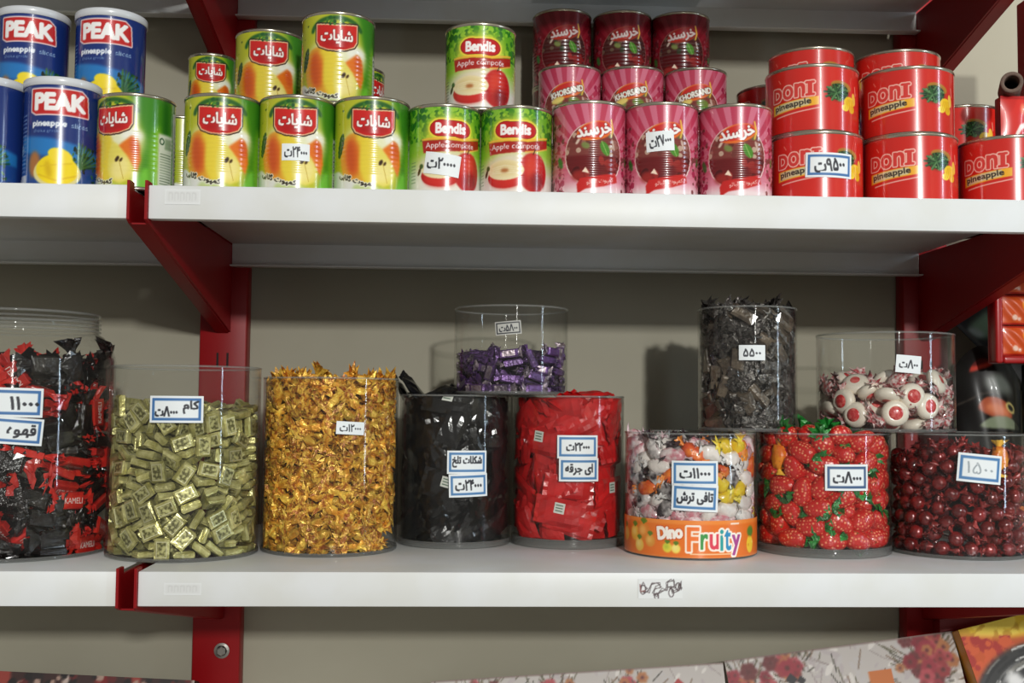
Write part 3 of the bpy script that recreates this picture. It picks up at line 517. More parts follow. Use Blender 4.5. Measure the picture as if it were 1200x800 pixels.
PACK = {
 'J1': [
1,-893,1896,-54,-46,-46,75,-860,1627,-22,60,73,306,-810,1767,38,-70,53,-188,-775,1870,-16,6,-98,-277,-837,1637,-18,-67,72,154,-832,1520,-9,94,8,-409,-711,1872,63,-24,73,543,-698,1877,-67,-23,23,
-247,-720,1796,13,12,50,33,-738,1726,-6,96,26,171,-876,1225,-59,40,50,-311,-783,1487,98,-18,11,-216,-798,1412,-11,4,99,146,-651,1899,0,-18,2,329,-820,1288,49,52,-38,-180,-798,1304,5,97,-20,
-70,-838,1154,-40,20,89,0,-702,1581,-8,49,87,332,-685,1545,-5,-12,79,-609,-577,1903,86,-40,-8,-594,-654,1632,-22,-68,64,449,-631,1635,17,3,98,278,-580,1798,-74,47,-37,-600,-583,1782,-38,-87,30,
10,-609,1688,27,-9,1,283,-836,927,-21,68,-70,78,-687,1425,41,-7,-9,-177,-745,1176,77,59,-4,412,-573,1746,11,13,73,-403,-517,1884,-22,29,88,422,-669,1374,9,0,-100,-245,-612,1521,58,-76,21,
-324,-764,1000,96,-13,-20,-434,-717,1146,16,18,94,742,-497,1867,-14,-69,-27,151,-869,582,72,-2,13,413,-736,1021,25,-96,2,218,-700,1127,-65,-18,30,37,-547,1620,-7,-28,96,-18,-772,867,33,-77,-11,
-562,-546,1562,53,-3,-46,112,-623,1302,0,-8,81,-259,-507,1666,68,73,-1,-112,-870,455,-43,53,36,-309,-783,719,18,98,-4,574,-493,1684,-13,-10,-62,530,-621,1251,79,35,26,-469,-497,1659,-30,28,-50,
159,-751,811,77,-63,-6,-179,-608,1278,95,4,-7,9,-796,648,55,66,-21,145,-689,1003,1,8,29,201,-719,900,0,8,15,586,-450,1783,88,44,-18,-244,-737,822,-18,-8,-45,-190,-572,1369,-11,-29,-94,
-202,-433,1826,30,34,88,43,-521,1525,8,96,28,-435,-595,1266,-48,-25,62,194,-396,1913,19,-98,-10,645,-400,1854,46,-86,9,-501,-508,1484,52,-10,-35,81,-606,1153,39,-81,-37,521,-504,1463,80,57,-1,
-369,-419,1734,-72,61,-27,-40,-384,1840,-63,29,-65,662,-586,1157,35,-61,-68,-531,-522,1349,6,23,62,609,-456,1566,-12,-12,-23,338,-488,1451,-7,-6,59,-278,-605,1040,-20,14,-40,101,-369,1811,14,-1,-71,
493,-730,588,65,34,8,156,-830,218,9,-96,0,25,-769,412,-17,-19,95,63,-842,166,96,4,-27,9,-397,1641,-1,52,85,490,-507,1268,-24,83,-39,-573,-304,1922,-24,0,-97,-751,-461,1391,16,66,52,
191,-708,565,57,64,-29,-303,-413,1545,96,-26,3,-271,-703,574,39,29,59,-62,-841,89,15,-1,99,-689,-324,1771,-24,5,-94,-318,-511,1141,62,-74,-5,-427,-581,895,22,-11,-71,358,-346,1674,24,-10,45,
519,-517,1101,-36,92,-10,-164,-561,952,38,-7,-53,503,-281,1880,-90,-39,-20,-606,-289,1834,-96,-14,24,-620,-626,711,5,67,57,700,-427,1370,31,64,26,317,-461,1254,-43,90,-5,-361,-672,546,34,35,49,
-187,-730,349,47,38,37,-584,-488,1154,-24,-4,-94,307,-600,770,76,-62,-16,314,-716,376,54,-73,20,-705,-533,957,35,61,66,-438,-714,355,-10,-27,-22,-104,-599,722,71,-51,-31,-379,-754,178,23,96,-3,
277,-336,1558,22,-6,11,-174,-602,654,36,33,77,501,-574,743,38,74,50,680,-321,1586,51,-28,-4,-558,-425,1234,50,-83,-3,-692,-465,1096,15,19,86,-549,-500,974,-75,42,-36,644,-542,831,41,-89,3,
-797,-279,1693,4,7,-58,317,-584,656,-47,-85,13,528,-668,376,-62,-24,36,-475,-582,623,-16,-27,8,206,-692,252,77,48,-33,653,-459,1022,95,28,8,-386,-750,47,0,0,-24,-704,-302,1541,65,-6,3,
85,-565,663,84,-48,2,819,-356,1358,13,70,-15,241,-229,1745,21,-4,46,-554,-319,1416,96,-25,6,-287,-658,281,83,54,3,225,-153,1925,-90,27,25,-492,-603,406,67,-63,33,418,-672,169,-59,69,-42,
288,-698,47,0,0,-66,-521,-504,690,91,-29,30,-39,-660,163,8,0,100,-226,-150,1863,-56,-81,17,-65,-560,496,-8,-13,26,586,-164,1794,-62,-9,-12,220,-221,1604,-12,83,-54,-50,-251,1502,21,8,28,
467,-348,1178,-24,97,2,-17,-128,1908,-11,-3,-72,788,-201,1610,-12,-61,-1,-336,-434,829,-8,-18,95,-732,-419,836,6,-3,86,-186,-147,1745,-74,-64,20,13,-653,47,0,0,100,644,-606,181,28,-65,-65,
744,-385,907,84,52,-3,-579,-183,1569,-24,-68,68,563,-165,1627,-17,21,93,660,-457,649,-50,77,-37,-243,-174,1568,37,-91,3,747,-472,540,61,36,33,701,-298,1111,-8,5,97,283,-513,380,96,-23,14,
532,-474,509,31,-95,1,-829,-168,1502,-64,60,28,-153,-121,1625,-5,20,29,-721,-221,1284,99,0,1,874,-182,1408,-70,8,70,604,-589,47,92,39,0,563,-309,978,-1,-1,-96,-468,-38,1880,75,-67,-2,
-654,-54,1825,69,-64,34,-567,-82,1728,17,-7,-98,479,-330,886,1,1,77,14,-96,1660,12,20,55,576,-15,1918,-3,-14,98,-453,-419,559,-77,-56,-29,380,-500,260,0,41,84,-717,-517,181,-63,32,-32,
-622,-424,491,-8,-88,-25,-78,-34,1790,77,-61,-3,-508,-73,1648,25,95,-1,392,-384,607,89,-46,-2,640,-455,369,70,6,3,-232,-525,120,66,-72,-19,675,-22,1772,-97,3,-25,-443,-335,722,-96,19,-12,
-572,-311,792,20,7,-87,-739,24,1905,35,-82,-33,891,-13,1781,6,-70,-8,248,-497,166,83,37,-28,463,-337,699,96,-26,-2,-325,-431,372,-92,35,-10,88,-13,1727,-62,-75,16,-664,-516,47,91,-42,0,
-511,-64,1544,0,-19,-24,-623,-204,1075,83,-54,-8,-753,-232,978,-30,32,-8,-825,-171,1171,62,77,-9,-821,-319,670,-47,-52,64,-508,-234,954,1,6,-40,-703,-397,395,38,36,-30,635,-55,1531,73,64,22,
-585,-457,187,17,-9,-44,-883,48,1818,-50,50,-53,749,-84,1371,23,-8,-82,709,-269,746,25,95,-6,497,-380,373,-5,70,-71,-757,-82,1360,-3,-2,2,669,13,1664,8,96,7,528,67,1827,-82,-54,-16,
692,-127,1160,57,77,-26,795,100,1885,-53,-34,-40,-339,60,1748,65,3,-70,244,35,1663,-19,13,-61,556,-405,191,16,12,-98,154,91,1845,29,-47,-60,751,-13,1488,94,25,24,262,81,1798,-52,-25,54,
279,125,1933,8,20,60,-787,81,1772,-36,61,-40,383,93,1800,43,-51,-65,-451,-403,139,17,-2,-65,174,23,1548,-21,-49,72,-601,-78,1159,6,10,73,-758,-203,717,84,-10,-43,880,-75,1140,-50,51,-54,
820,-112,1006,-2,-3,-70,261,44,1504,-21,-49,72,704,-264,410,-63,19,11,-760,54,1447,-3,0,59,-733,-242,459,-7,-71,70,460,-365,47,0,0,93,-130,109,1624,-94,-23,13,-146,181,1858,-3,16,60,
-383,-352,47,0,0,92,550,-179,604,0,3,-72,545,-51,1029,4,27,95,434,149,1672,-70,70,-5,699,25,1239,24,92,25,693,-102,816,-3,-5,-95,-703,124,1552,51,-85,-8,104,234,1915,-28,-31,25,
-368,241,1930,-4,99,-12,832,-137,671,10,9,-75,829,-307,87,58,41,41,-834,36,1232,-3,-9,-71,-570,159,1619,8,38,-17,-705,-91,766,-16,-88,18,-815,170,1620,-46,-40,28,769,-44,902,-5,-2,-45,
-751,92,1351,2,-3,-100,-816,-216,324,-80,60,3,-659,66,1261,-3,1,71,-682,-31,920,-32,-89,1,-460,231,1789,9,8,37,833,-131,575,-65,75,9,853,254,1838,-11,70,9,-289,210,1665,91,-10,36,
753,170,1497,75,-2,47,722,-251,87,-62,-35,35,615,205,1588,60,60,-37,-537,-173,283,-59,-52,45,742,-191,221,-88,47,0,706,-72,605,64,31,58,-891,8,868,-70,-8,70,694,322,1879,28,17,-65,
-658,75,1057,-7,-97,-2,426,218,1530,-40,20,-44,-199,223,1542,24,-3,-73,-823,-188,141,0,0,79,-754,-94,427,32,8,94,-555,-44,571,13,-21,-66,-728,-31,613,-3,37,-68,840,-67,492,-73,-66,-10,
769,177,1306,25,88,26,-551,215,1387,13,71,69,165,303,1679,4,-27,19,-801,-185,47,0,0,81,-597,38,790,14,-60,52,-596,354,1833,-9,8,-94,-50,321,1708,78,-61,4,705,356,1787,20,-26,62,
-547,337,1723,3,12,-17,806,179,1160,51,-24,-76,-753,-94,235,1,100,0,-806,369,1778,-27,-64,-1,-636,-19,445,-62,-72,25,876,127,901,64,26,70,-653,-96,141,-83,56,0,401,455,1895,-83,-54,-6,
572,-15,322,21,-34,-12,-610,-82,47,46,89,0,-774,150,816,-45,36,31,62,479,1859,98,14,-7,79,460,1764,-6,11,61,881,-1,222,41,58,41,761,148,697,6,-84,42,-216,509,1896,58,-78,-9,
-289,491,1829,-20,11,-70,548,167,735,-62,30,-39,-333,471,1745,90,-37,-18,646,-24,87,47,53,53,613,472,1698,85,13,-9,-449,532,1895,68,-71,-11,-867,158,633,-41,-61,26,816,94,407,30,-11,-71,
541,129,506,55,84,-2,601,170,600,75,66,-1,-83,543,1758,-9,-9,-78,-827,167,466,-56,75,12,],
 'J2': [
-26,-682,1320,-64,35,30,-114,-630,1474,66,-45,-4,-265,-629,1429,71,14,-39,132,-606,1435,-81,-46,-25,138,-669,1131,5,73,-66,252,-587,1292,40,70,-12,-369,-573,1336,9,-67,57,-43,-527,1462,-91,27,24,
-44,-614,1158,-71,-57,28,-158,-590,1234,-64,-28,58,140,-566,1264,21,-55,-72,394,-534,1334,-56,19,68,326,-603,1096,-36,-61,-36,-78,-677,845,57,42,-52,34,-636,959,-29,-46,-84,-196,-618,1002,98,-15,-9,
-207,-480,1460,44,-16,82,-129,-593,1082,85,50,-19,170,-661,828,25,69,-55,137,-498,1365,20,-24,-95,3,-524,1253,9,20,48,-250,-554,1134,-68,-31,40,136,-581,1027,-95,25,-6,374,-465,1400,7,-58,-69,
151,-544,1134,-2,-1,-99,-253,-597,926,-3,9,-22,-4,-652,704,-6,1,100,-313,-469,1312,26,93,-15,-76,-463,1332,-26,-18,11,-547,-415,1485,23,-67,22,-345,-438,1384,93,-26,20,-472,-497,1186,-66,26,-26,
248,-417,1443,-28,-12,-86,182,-657,630,-24,68,69,-270,-470,1231,85,46,4,-220,-646,637,-9,67,66,383,-492,1146,-66,-6,-10,-372,-399,1453,-22,-13,9,8,-682,491,-68,-14,-14,379,-569,864,-25,65,-71,
23,-394,1442,-26,-84,46,170,-538,959,-9,-18,97,530,-433,1296,64,-32,68,-206,-575,757,59,-75,29,-15,-564,778,94,-14,9,-428,-491,1021,30,-11,89,-294,-468,1092,-39,54,-67,-174,-661,448,-46,-52,-65,
-169,-368,1419,33,-39,74,-18,-615,594,12,-25,-92,-289,-537,834,92,39,-4,-14,-519,891,16,-87,-41,88,-676,332,25,65,-64,278,-380,1299,-20,13,-48,314,-539,761,20,10,41,218,-612,516,16,5,-97,
179,-498,884,-62,-76,-20,-491,-374,1290,-10,29,27,-135,-669,269,-8,72,66,-255,-460,939,-17,-62,76,390,-443,989,23,74,57,-340,-593,471,68,24,-54,-492,-468,871,-30,-59,70,-349,-507,736,75,-58,-33,
205,-356,1233,63,-74,-6,70,-315,1352,29,-3,-54,175,-659,203,-62,-38,-19,-19,-687,104,-50,-50,-50,346,-369,1164,5,92,10,-418,-371,1150,-6,11,-28,-209,-525,625,-96,16,-21,269,-595,391,13,-46,19,
-100,-310,1321,24,-30,75,-81,-581,406,72,29,-32,130,-498,656,84,-44,31,398,-281,1379,-4,-13,99,169,-512,577,15,-30,-91,-286,-312,1244,-18,25,92,22,-242,1470,-11,-27,90,514,-445,785,-40,-63,-11,
467,-342,1127,-67,73,6,569,-380,997,-61,-35,31,92,-551,427,30,-13,94,-560,-276,1336,9,-59,-79,601,-252,1407,-55,83,7,366,-487,613,84,-46,29,-305,-272,1315,14,94,-27,416,-493,537,90,32,12,
-381,-483,571,-22,-28,-81,-398,-220,1438,25,3,-53,-530,-358,973,-1,12,88,114,-586,210,-72,16,29,-535,-318,1093,-31,33,-82,-193,-498,467,71,48,-24,442,-258,1268,-2,79,-61,-287,-536,335,-14,-25,75,
227,-425,701,7,-85,41,-454,-511,412,-59,-41,-67,-374,-571,193,72,10,-46,154,-616,42,0,0,25,621,-283,1148,-52,49,-66,451,-512,382,68,10,39,469,-298,1051,-46,88,9,-474,-398,719,4,-29,-91,
307,-542,235,50,-24,-40,-171,-188,1408,0,-30,-83,-218,-523,273,29,1,-94,303,-576,93,91,23,-33,231,-185,1390,53,-84,2,-142,-560,126,0,0,-51,-77,-524,242,21,4,-96,-594,-173,1401,16,-96,-17,
49,-216,1245,-59,-61,9,-610,-227,1210,57,82,-3,-404,-401,622,81,-49,17,200,-189,1309,42,-91,3,-228,-143,1463,11,-28,-95,421,-378,653,17,-90,35,-412,-323,832,47,-52,-18,-223,-560,42,0,0,-95,
-554,-401,569,21,66,58,442,-141,1419,12,-4,-9,425,-177,1288,-61,-11,3,176,-117,1476,-2,5,1,573,-167,1304,-46,46,-41,464,-264,972,-1,-14,93,21,-523,104,39,59,-39,-45,-185,1224,5,-88,-22,
344,-448,335,-17,-13,-90,493,-472,244,42,-59,-68,-142,-175,1210,19,43,6,-288,-134,1331,83,46,-4,494,-261,889,-83,55,3,-391,-165,1208,-6,-84,-54,-612,-302,734,-71,2,-62,413,-494,93,-32,-10,-90,
503,-166,1177,13,-3,-10,-652,-199,1064,62,-32,-52,-530,-278,792,-4,71,28,-509,-397,389,-48,-62,-48,70,-89,1400,-4,3,-63,-581,-113,1320,1,23,-55,678,-118,1278,7,70,-7,533,-298,668,14,-92,35,
562,-244,813,14,-1,-33,-243,-419,202,-76,19,29,583,-359,379,-69,7,64,517,-323,491,0,84,-22,649,-35,1451,-73,-68,-6,-621,-205,868,-50,32,66,-423,-63,1340,0,-43,-52,-80,-79,1283,78,-29,18,
361,-398,218,36,93,-2,-54,-20,1476,47,87,8,565,-159,1010,33,94,13,-464,-430,100,-14,38,33,391,-317,464,35,-31,-82,534,-121,1104,-35,-93,-13,-340,-414,110,-73,-56,40,-421,-367,202,68,-58,46,
-550,-94,1111,78,-63,-6,-466,-295,439,-24,72,56,602,-146,930,13,3,-55,584,-203,739,-98,12,-4,305,-34,1302,-30,-90,3,-316,26,1472,-54,-79,-27,453,-331,281,-59,-24,-69,500,-365,126,0,0,94,
-438,-223,585,-12,-91,40,492,-2,1321,-25,7,-95,332,46,1450,-72,65,-4,142,1,1289,-4,14,52,-442,-305,267,-34,-31,9,-213,22,1351,-20,-9,-12,500,47,1421,-17,23,-64,-646,0,1263,-13,13,-70,
-606,-313,204,-23,-68,50,-509,-16,1191,-70,-71,7,-645,49,1400,71,58,-38,133,82,1488,48,87,11,80,5,1208,69,-69,-13,-572,-254,338,90,-27,-34,-612,-210,485,-3,-19,-56,469,24,1239,91,-32,-25,
-646,-57,947,67,74,2,549,-323,42,0,0,-92,616,-75,863,-3,-13,99,-685,12,1146,-50,50,-51,-14,72,1315,1,6,66,586,-181,456,-96,12,-24,-355,55,1232,16,-25,-68,-539,-297,42,36,-93,0,
-600,121,1433,20,35,91,663,66,1251,53,46,47,644,103,1368,-76,65,0,-609,-51,852,-97,10,-20,-634,-126,597,-74,63,-5,650,36,1134,1,-1,-68,-639,-89,712,-12,-28,70,24,116,1393,-63,-77,6,
574,-243,196,2,-40,-38,481,-214,288,-55,-60,56,-383,122,1405,15,-6,9,184,123,1408,-72,65,-5,-107,74,1223,-9,-20,-98,617,-83,684,-99,7,-3,620,-51,782,-4,-13,99,492,-133,510,-6,-26,41,
-649,28,1030,-69,72,-3,-464,115,1297,6,-11,28,447,135,1360,17,-94,-8,611,-159,376,25,-10,-72,644,53,1037,76,-65,5,-590,190,1489,-18,-90,37,-483,-125,412,-11,38,-67,362,154,1316,-24,15,-85,
-522,-184,180,31,-11,89,620,57,951,-7,0,5,-154,212,1438,-59,75,0,-526,-21,655,63,-51,-47,312,158,1249,-4,29,-21,-645,-100,359,-48,-64,-34,526,164,1224,27,-28,-16,673,-129,237,-69,-7,69,
-529,137,1096,-18,11,-1,-589,-169,74,-30,64,-64,-526,63,822,28,9,-90,604,-33,487,-96,14,-24,504,-134,121,3,42,-75,-551,267,1401,-84,30,-1,533,29,598,-10,4,-19,-590,-2,492,-28,9,56,
434,286,1452,-1,10,51,228,274,1401,-11,-35,92,-249,262,1322,-42,82,-34,-342,290,1402,-5,90,17,612,127,852,-7,-6,-44,-34,288,1389,-16,44,87,504,99,751,-7,-10,18,516,166,960,63,18,17,
-676,116,773,-3,70,-16,645,-88,42,75,66,0,-419,342,1474,-27,-30,78,610,108,688,11,-7,-99,615,24,384,5,-11,-6,-661,-63,75,54,45,45,-625,105,619,84,52,-9,305,342,1340,-94,-10,-3,
-539,3,210,0,0,1,-487,-21,126,34,94,0,633,104,538,-58,-51,-56,490,338,1318,-60,35,-29,-507,360,1332,-32,-91,5,-678,77,377,54,-45,-59,-541,66,329,8,13,-64,246,412,1447,46,-80,34,
-75,417,1457,-74,55,38,679,63,266,57,45,58,-487,2,42,0,0,-16,542,416,1406,-6,72,37,561,82,281,3,0,73,-287,419,1400,40,-13,-63,640,64,128,-71,71,1,-131,447,1402,-75,54,38,
112,435,1350,85,48,5,482,87,162,-44,32,-78,506,167,406,51,40,28,-581,147,269,1,-99,-15,-173,474,1323,-73,-55,5,-456,510,1435,-22,-67,-37,437,522,1449,40,-54,13,-675,127,115,2,-71,-14,
335,529,1330,-84,48,24,-18,551,1398,33,-15,-53,633,155,42,-79,61,0,-271,587,1421,-41,-32,-35,-125,661,1421,-47,-47,-26,],
 'J3': [
-94,-579,1721,26,-96,1,98,-618,1549,26,53,-73,92,-566,1701,-52,85,-3,-242,-559,1662,65,-8,-51,-90,-608,1445,-4,69,56,-15,-546,1563,-47,13,71,290,-550,1526,-20,-52,-76,-252,-554,1500,21,55,72,
-96,-617,1283,3,59,80,230,-573,1410,-38,14,-90,361,-494,1651,2,-6,-94,185,-597,1267,-23,-76,-40,-139,-448,1763,-10,88,-1,44,-624,1174,-67,-40,-42,-394,-486,1597,-58,23,-27,-371,-443,1728,17,-48,-57,
357,-429,1767,-36,60,-70,-95,-461,1617,59,36,38,109,-500,1476,-45,-30,-25,-246,-539,1344,66,64,-35,-144,-601,1136,43,16,-24,38,-534,1318,-27,-32,-73,33,-407,1701,-15,-6,-95,-39,-619,965,97,-5,-10,
202,-420,1614,80,-4,-60,-171,-447,1486,-43,-59,62,-282,-412,1596,-21,21,-40,-397,-477,1361,-21,31,83,59,-412,1568,49,82,-5,335,-528,1156,-31,72,61,-331,-509,1198,62,61,-49,341,-403,1525,81,-43,-8,
-46,-502,1190,-15,-24,-96,409,-466,1301,-39,89,-20,280,-431,1415,-34,13,7,160,-521,1109,-65,74,-18,177,-468,1282,-53,43,45,287,-550,1007,28,-94,20,-58,-618,776,53,-45,66,-502,-348,1665,46,17,-87,
134,-566,939,62,-22,-66,-433,-403,1467,23,-29,14,-174,-528,1037,-19,49,-82,-210,-589,832,-76,-11,-48,-68,-445,1313,-21,-5,52,505,-356,1582,-58,-12,-76,-139,-324,1680,71,12,49,22,-510,1051,-4,-19,82,
483,-399,1419,68,44,7,151,-300,1748,-6,-13,96,228,-583,793,-65,34,64,298,-315,1670,55,-52,-48,92,-578,783,-63,-20,46,112,-615,639,26,-78,56,-74,-375,1430,85,-38,-14,-312,-377,1397,-47,-70,50,
-67,-609,585,-52,1,17,-198,-366,1331,13,-33,-50,-223,-406,1189,-31,-40,65,-259,-487,910,63,59,5,448,-248,1703,28,-31,-41,65,-329,1428,27,-14,-38,-317,-252,1676,-57,-16,4,367,-497,860,8,28,16,
-460,-424,1102,43,67,60,93,-619,447,-15,-56,-77,296,-358,1299,67,-68,-29,-249,-574,580,24,-74,33,198,-282,1549,-39,91,6,68,-385,1191,-98,8,16,-10,-494,824,81,-49,32,-67,-282,1528,-19,6,-89,
50,-251,1620,88,43,11,-303,-429,1021,-45,1,-69,358,-380,1180,-91,-23,-32,-176,-522,687,60,-46,-32,-350,-349,1261,82,-54,-12,481,-393,1111,-19,-12,44,-96,-453,906,8,-26,-80,-465,-255,1567,-40,-79,-44,
-397,-478,822,32,92,22,-436,-440,949,-31,-92,22,-558,-202,1725,-68,-58,5,371,-247,1574,-79,59,-13,-86,-582,454,18,7,26,-561,-279,1460,66,0,-56,418,-280,1453,-27,-41,24,-55,-618,320,21,-26,-2,
-516,-333,1268,-9,-86,36,-89,-379,1114,-34,89,-28,-312,-252,1520,44,68,53,251,-508,640,-32,-94,13,258,-270,1430,-85,-37,9,204,-410,956,-10,-44,-41,353,-476,723,-12,16,60,-148,-206,1612,-93,-28,-10,
229,-442,816,-55,1,36,573,-173,1702,-4,13,76,542,-301,1277,85,40,34,374,-376,1025,-14,12,-93,478,-405,924,66,48,8,72,-413,891,-46,6,-81,570,-238,1472,-6,83,-13,147,-592,283,18,22,-12,
-251,-573,345,4,82,54,-408,-466,695,18,-15,-37,265,-560,382,-56,-33,-72,120,-514,524,98,0,7,209,-163,1683,-77,-58,5,13,-603,196,91,23,10,20,-148,1707,91,33,-9,359,-503,507,12,-90,-34,
-391,-489,548,-2,-59,69,-412,-305,1136,-34,-77,51,488,-159,1592,-20,-23,82,-74,-440,655,45,83,0,-176,-193,1467,-3,21,61,267,-277,1186,80,30,14,61,-447,617,-33,-16,-53,-197,-343,952,-47,-48,69,
-178,-465,544,-75,22,-18,-292,-399,756,49,80,26,-453,-189,1455,13,19,-48,-198,-594,104,41,45,-79,242,-307,1059,-10,17,-94,120,-172,1503,-3,2,45,100,-597,85,-25,11,94,-159,-382,799,-72,58,-9,
-272,-299,1070,92,-37,1,406,-231,1292,-32,-2,85,-286,-550,196,15,-29,-13,-435,-307,1003,-22,12,15,-444,-106,1671,-32,40,-40,362,-337,900,-4,23,-91,-264,-124,1599,33,-59,72,64,-384,728,97,-23,7,
435,-257,1149,88,10,38,359,-66,1748,-52,84,-9,458,-416,581,87,37,-11,442,-354,779,0,18,98,-309,-460,417,11,-16,-98,-572,-254,1098,68,43,-60,-547,-170,1367,23,3,97,-75,-557,72,33,-28,-49,
-26,-112,1555,4,94,-24,-319,-390,623,4,-11,-55,-92,-506,227,-96,-5,-21,-45,-459,371,44,12,33,-528,-198,1229,-37,7,0,349,-511,182,92,25,-13,-607,-103,1524,71,-57,16,-351,-300,865,-81,-26,21,
306,-539,65,-31,92,-22,-588,-61,1651,-14,-8,-86,-87,-54,1671,-38,58,70,508,-112,1474,20,-10,-97,16,-122,1430,36,13,32,307,-383,560,-73,-32,10,305,-428,407,-23,-80,44,236,-346,677,66,-6,21,
148,-426,396,-4,-7,-77,598,-185,1191,-38,-52,29,-446,-316,752,-88,-16,44,-78,-389,504,30,-10,-45,321,-95,1481,92,23,12,542,-230,1017,30,1,-95,200,-57,1590,-5,16,-46,-230,-444,297,-51,-2,0,
-556,-267,889,-68,12,66,-432,-452,269,-31,-74,50,520,-143,1299,-23,-49,-20,250,-448,278,-81,-13,19,336,-41,1604,-55,14,-53,171,-469,163,-18,8,-61,443,-423,304,11,-3,-89,-427,-47,1548,6,7,96,
112,3,1713,-12,-50,86,-422,-370,468,-87,-47,3,488,-307,653,5,-97,24,573,-250,839,-60,35,70,-551,-296,676,-22,-78,34,171,-339,529,-76,-44,7,81,-412,276,-39,-56,45,482,8,1671,80,56,5,
619,29,1736,31,-2,-65,-290,-54,1455,-3,-6,-74,593,-12,1573,-26,22,87,-346,26,1698,57,-32,-66,-571,49,1735,26,91,-27,388,-70,1335,-21,-13,-2,378,-178,975,-7,34,-89,43,-447,69,15,83,53,
-430,-78,1298,23,87,43,388,-135,1104,91,13,15,-252,-312,513,-83,-30,-47,-424,-447,63,-89,42,-13,-477,-33,1427,-20,98,-2,532,-329,440,-32,75,-44,-465,-131,1092,94,19,-14,-181,-343,383,26,70,50,
624,-29,1417,-27,-52,50,-195,47,1660,10,7,47,-258,-429,63,0,18,92,409,-293,485,25,-24,50,-562,-277,525,-55,58,-9,297,71,1685,-2,88,-44,-31,44,1585,-34,-67,64,-418,-146,950,-80,-45,13,
-346,-376,166,9,-15,-34,-180,35,1531,28,-14,-59,-619,-32,1306,-61,50,56,329,-233,628,62,-25,61,-537,-309,373,-87,44,-12,-389,-173,824,14,-28,-89,-310,58,1574,-15,-29,74,-120,-364,145,-3,-11,60,
64,39,1484,0,94,26,291,-305,332,-8,-36,91,-337,-294,367,-65,74,15,-605,63,1543,-57,-56,-58,-616,-72,1090,43,-10,76,425,30,1426,18,-3,-7,415,-377,63,-40,-90,18,-407,-227,558,22,-81,52,
580,-20,1245,-43,-34,-14,371,-339,177,48,85,-21,590,-67,1080,36,-33,-85,-525,-339,172,77,-29,-30,421,81,1571,-50,-82,-10,252,-366,75,-36,51,-55,435,-158,762,13,-31,78,-482,105,1636,18,5,-29,
-250,-303,243,18,6,-39,-33,136,1704,3,4,-83,-453,-168,685,90,24,-29,240,71,1480,69,71,-12,508,-109,872,10,21,53,581,-155,715,80,-43,-40,500,159,1759,-23,-1,33,-604,-138,767,66,-47,56,
541,-305,206,27,-12,-83,621,-83,942,27,-50,-53,-452,-284,265,18,57,77,94,121,1612,91,-15,37,-512,-8,1176,15,33,63,579,-187,560,22,-35,-82,-506,176,1764,-28,-94,-16,607,128,1593,-33,62,17,
-491,-86,849,-49,34,-80,457,50,1296,-13,91,33,-464,119,1509,17,5,-30,-224,187,1730,41,40,39,233,193,1721,98,-2,5,398,-242,259,0,49,83,470,-192,412,-35,-31,3,-408,63,1253,-14,5,-99,
581,-210,336,-49,84,-19,-625,-26,946,-38,43,-52,-469,4,1042,-5,75,-57,425,27,1108,-24,-95,19,-441,-175,432,31,-94,-4,259,177,1595,6,-14,30,-364,210,1695,29,56,-62,-476,116,1375,-32,85,-39,
-540,-119,572,81,3,-17,402,-127,532,1,-96,-26,535,-264,63,65,74,8,-112,156,1460,77,-7,-45,515,13,979,55,-4,27,611,132,1372,68,1,-63,487,158,1460,1,-61,10,374,-73,667,-38,-12,29,
-594,113,1260,37,-81,27,-349,-243,63,-46,87,-12,-550,-241,63,-93,31,-3,-588,167,1425,34,-55,-69,-404,13,902,12,16,-41,-615,-114,447,45,-36,-46,615,96,1135,62,36,-69,528,-59,607,-12,17,55,
-600,85,1084,18,-77,34,-262,234,1574,-47,-68,56,-554,-142,321,-57,6,-17,446,245,1594,38,70,-42,-404,-179,167,3,21,-88,96,270,1646,11,-12,-96,385,297,1725,-13,92,31,622,9,764,76,-23,-60,
-562,261,1595,-22,57,28,-356,-126,301,-33,46,-68,466,138,1168,-20,-9,-52,367,-191,69,-51,15,-36,472,-147,203,-68,-61,-36,-625,42,818,58,-58,-43,616,-62,470,71,60,37,-371,140,1142,5,-99,-3,
-512,15,721,-59,-71,18,-485,313,1706,29,4,95,-592,-141,185,26,52,74,-87,302,1649,12,18,-95,],
 'J4': [
155,-500,1458,9,-70,-70,-115,-536,1077,-45,55,44,197,-511,985,58,-41,58,-280,-377,1293,75,-7,-18,68,-245,1426,37,-92,-4,76,-275,1183,-9,14,90,498,-229,1299,-16,-69,-15,156,-284,1091,98,6,2,
177,-297,893,-11,96,-19,-94,-152,1350,56,-82,0,-271,-320,740,91,-36,-8,-341,-139,1332,9,37,-12,322,-100,1461,48,-87,-6,190,-309,722,-53,84,5,-22,-426,329,3,99,-4,175,-148,1244,43,89,-14,
62,-230,967,65,-74,14,-287,-211,1019,-6,22,54,145,-326,627,3,4,-57,-170,-391,388,-3,-13,-21,351,-424,232,30,64,-30,-284,-215,915,-17,14,-2,463,-243,802,-30,-57,6,-205,-303,592,96,12,-21,
-272,-231,812,-8,21,47,203,-425,152,-66,-25,25,191,-285,536,4,-3,76,-23,-348,209,-39,91,5,-280,-71,1072,95,20,-17,-324,-240,508,-55,-79,25,-419,61,1362,-69,58,43,292,60,1301,-5,11,92,
-46,144,1519,5,96,25,-244,-260,47,0,0,-94,359,48,1051,5,-100,-8,367,96,1189,-13,-5,-44,-366,-151,280,32,2,74,-11,-105,366,4,-23,-6,309,-79,445,67,65,31,522,-44,559,-28,-72,12,
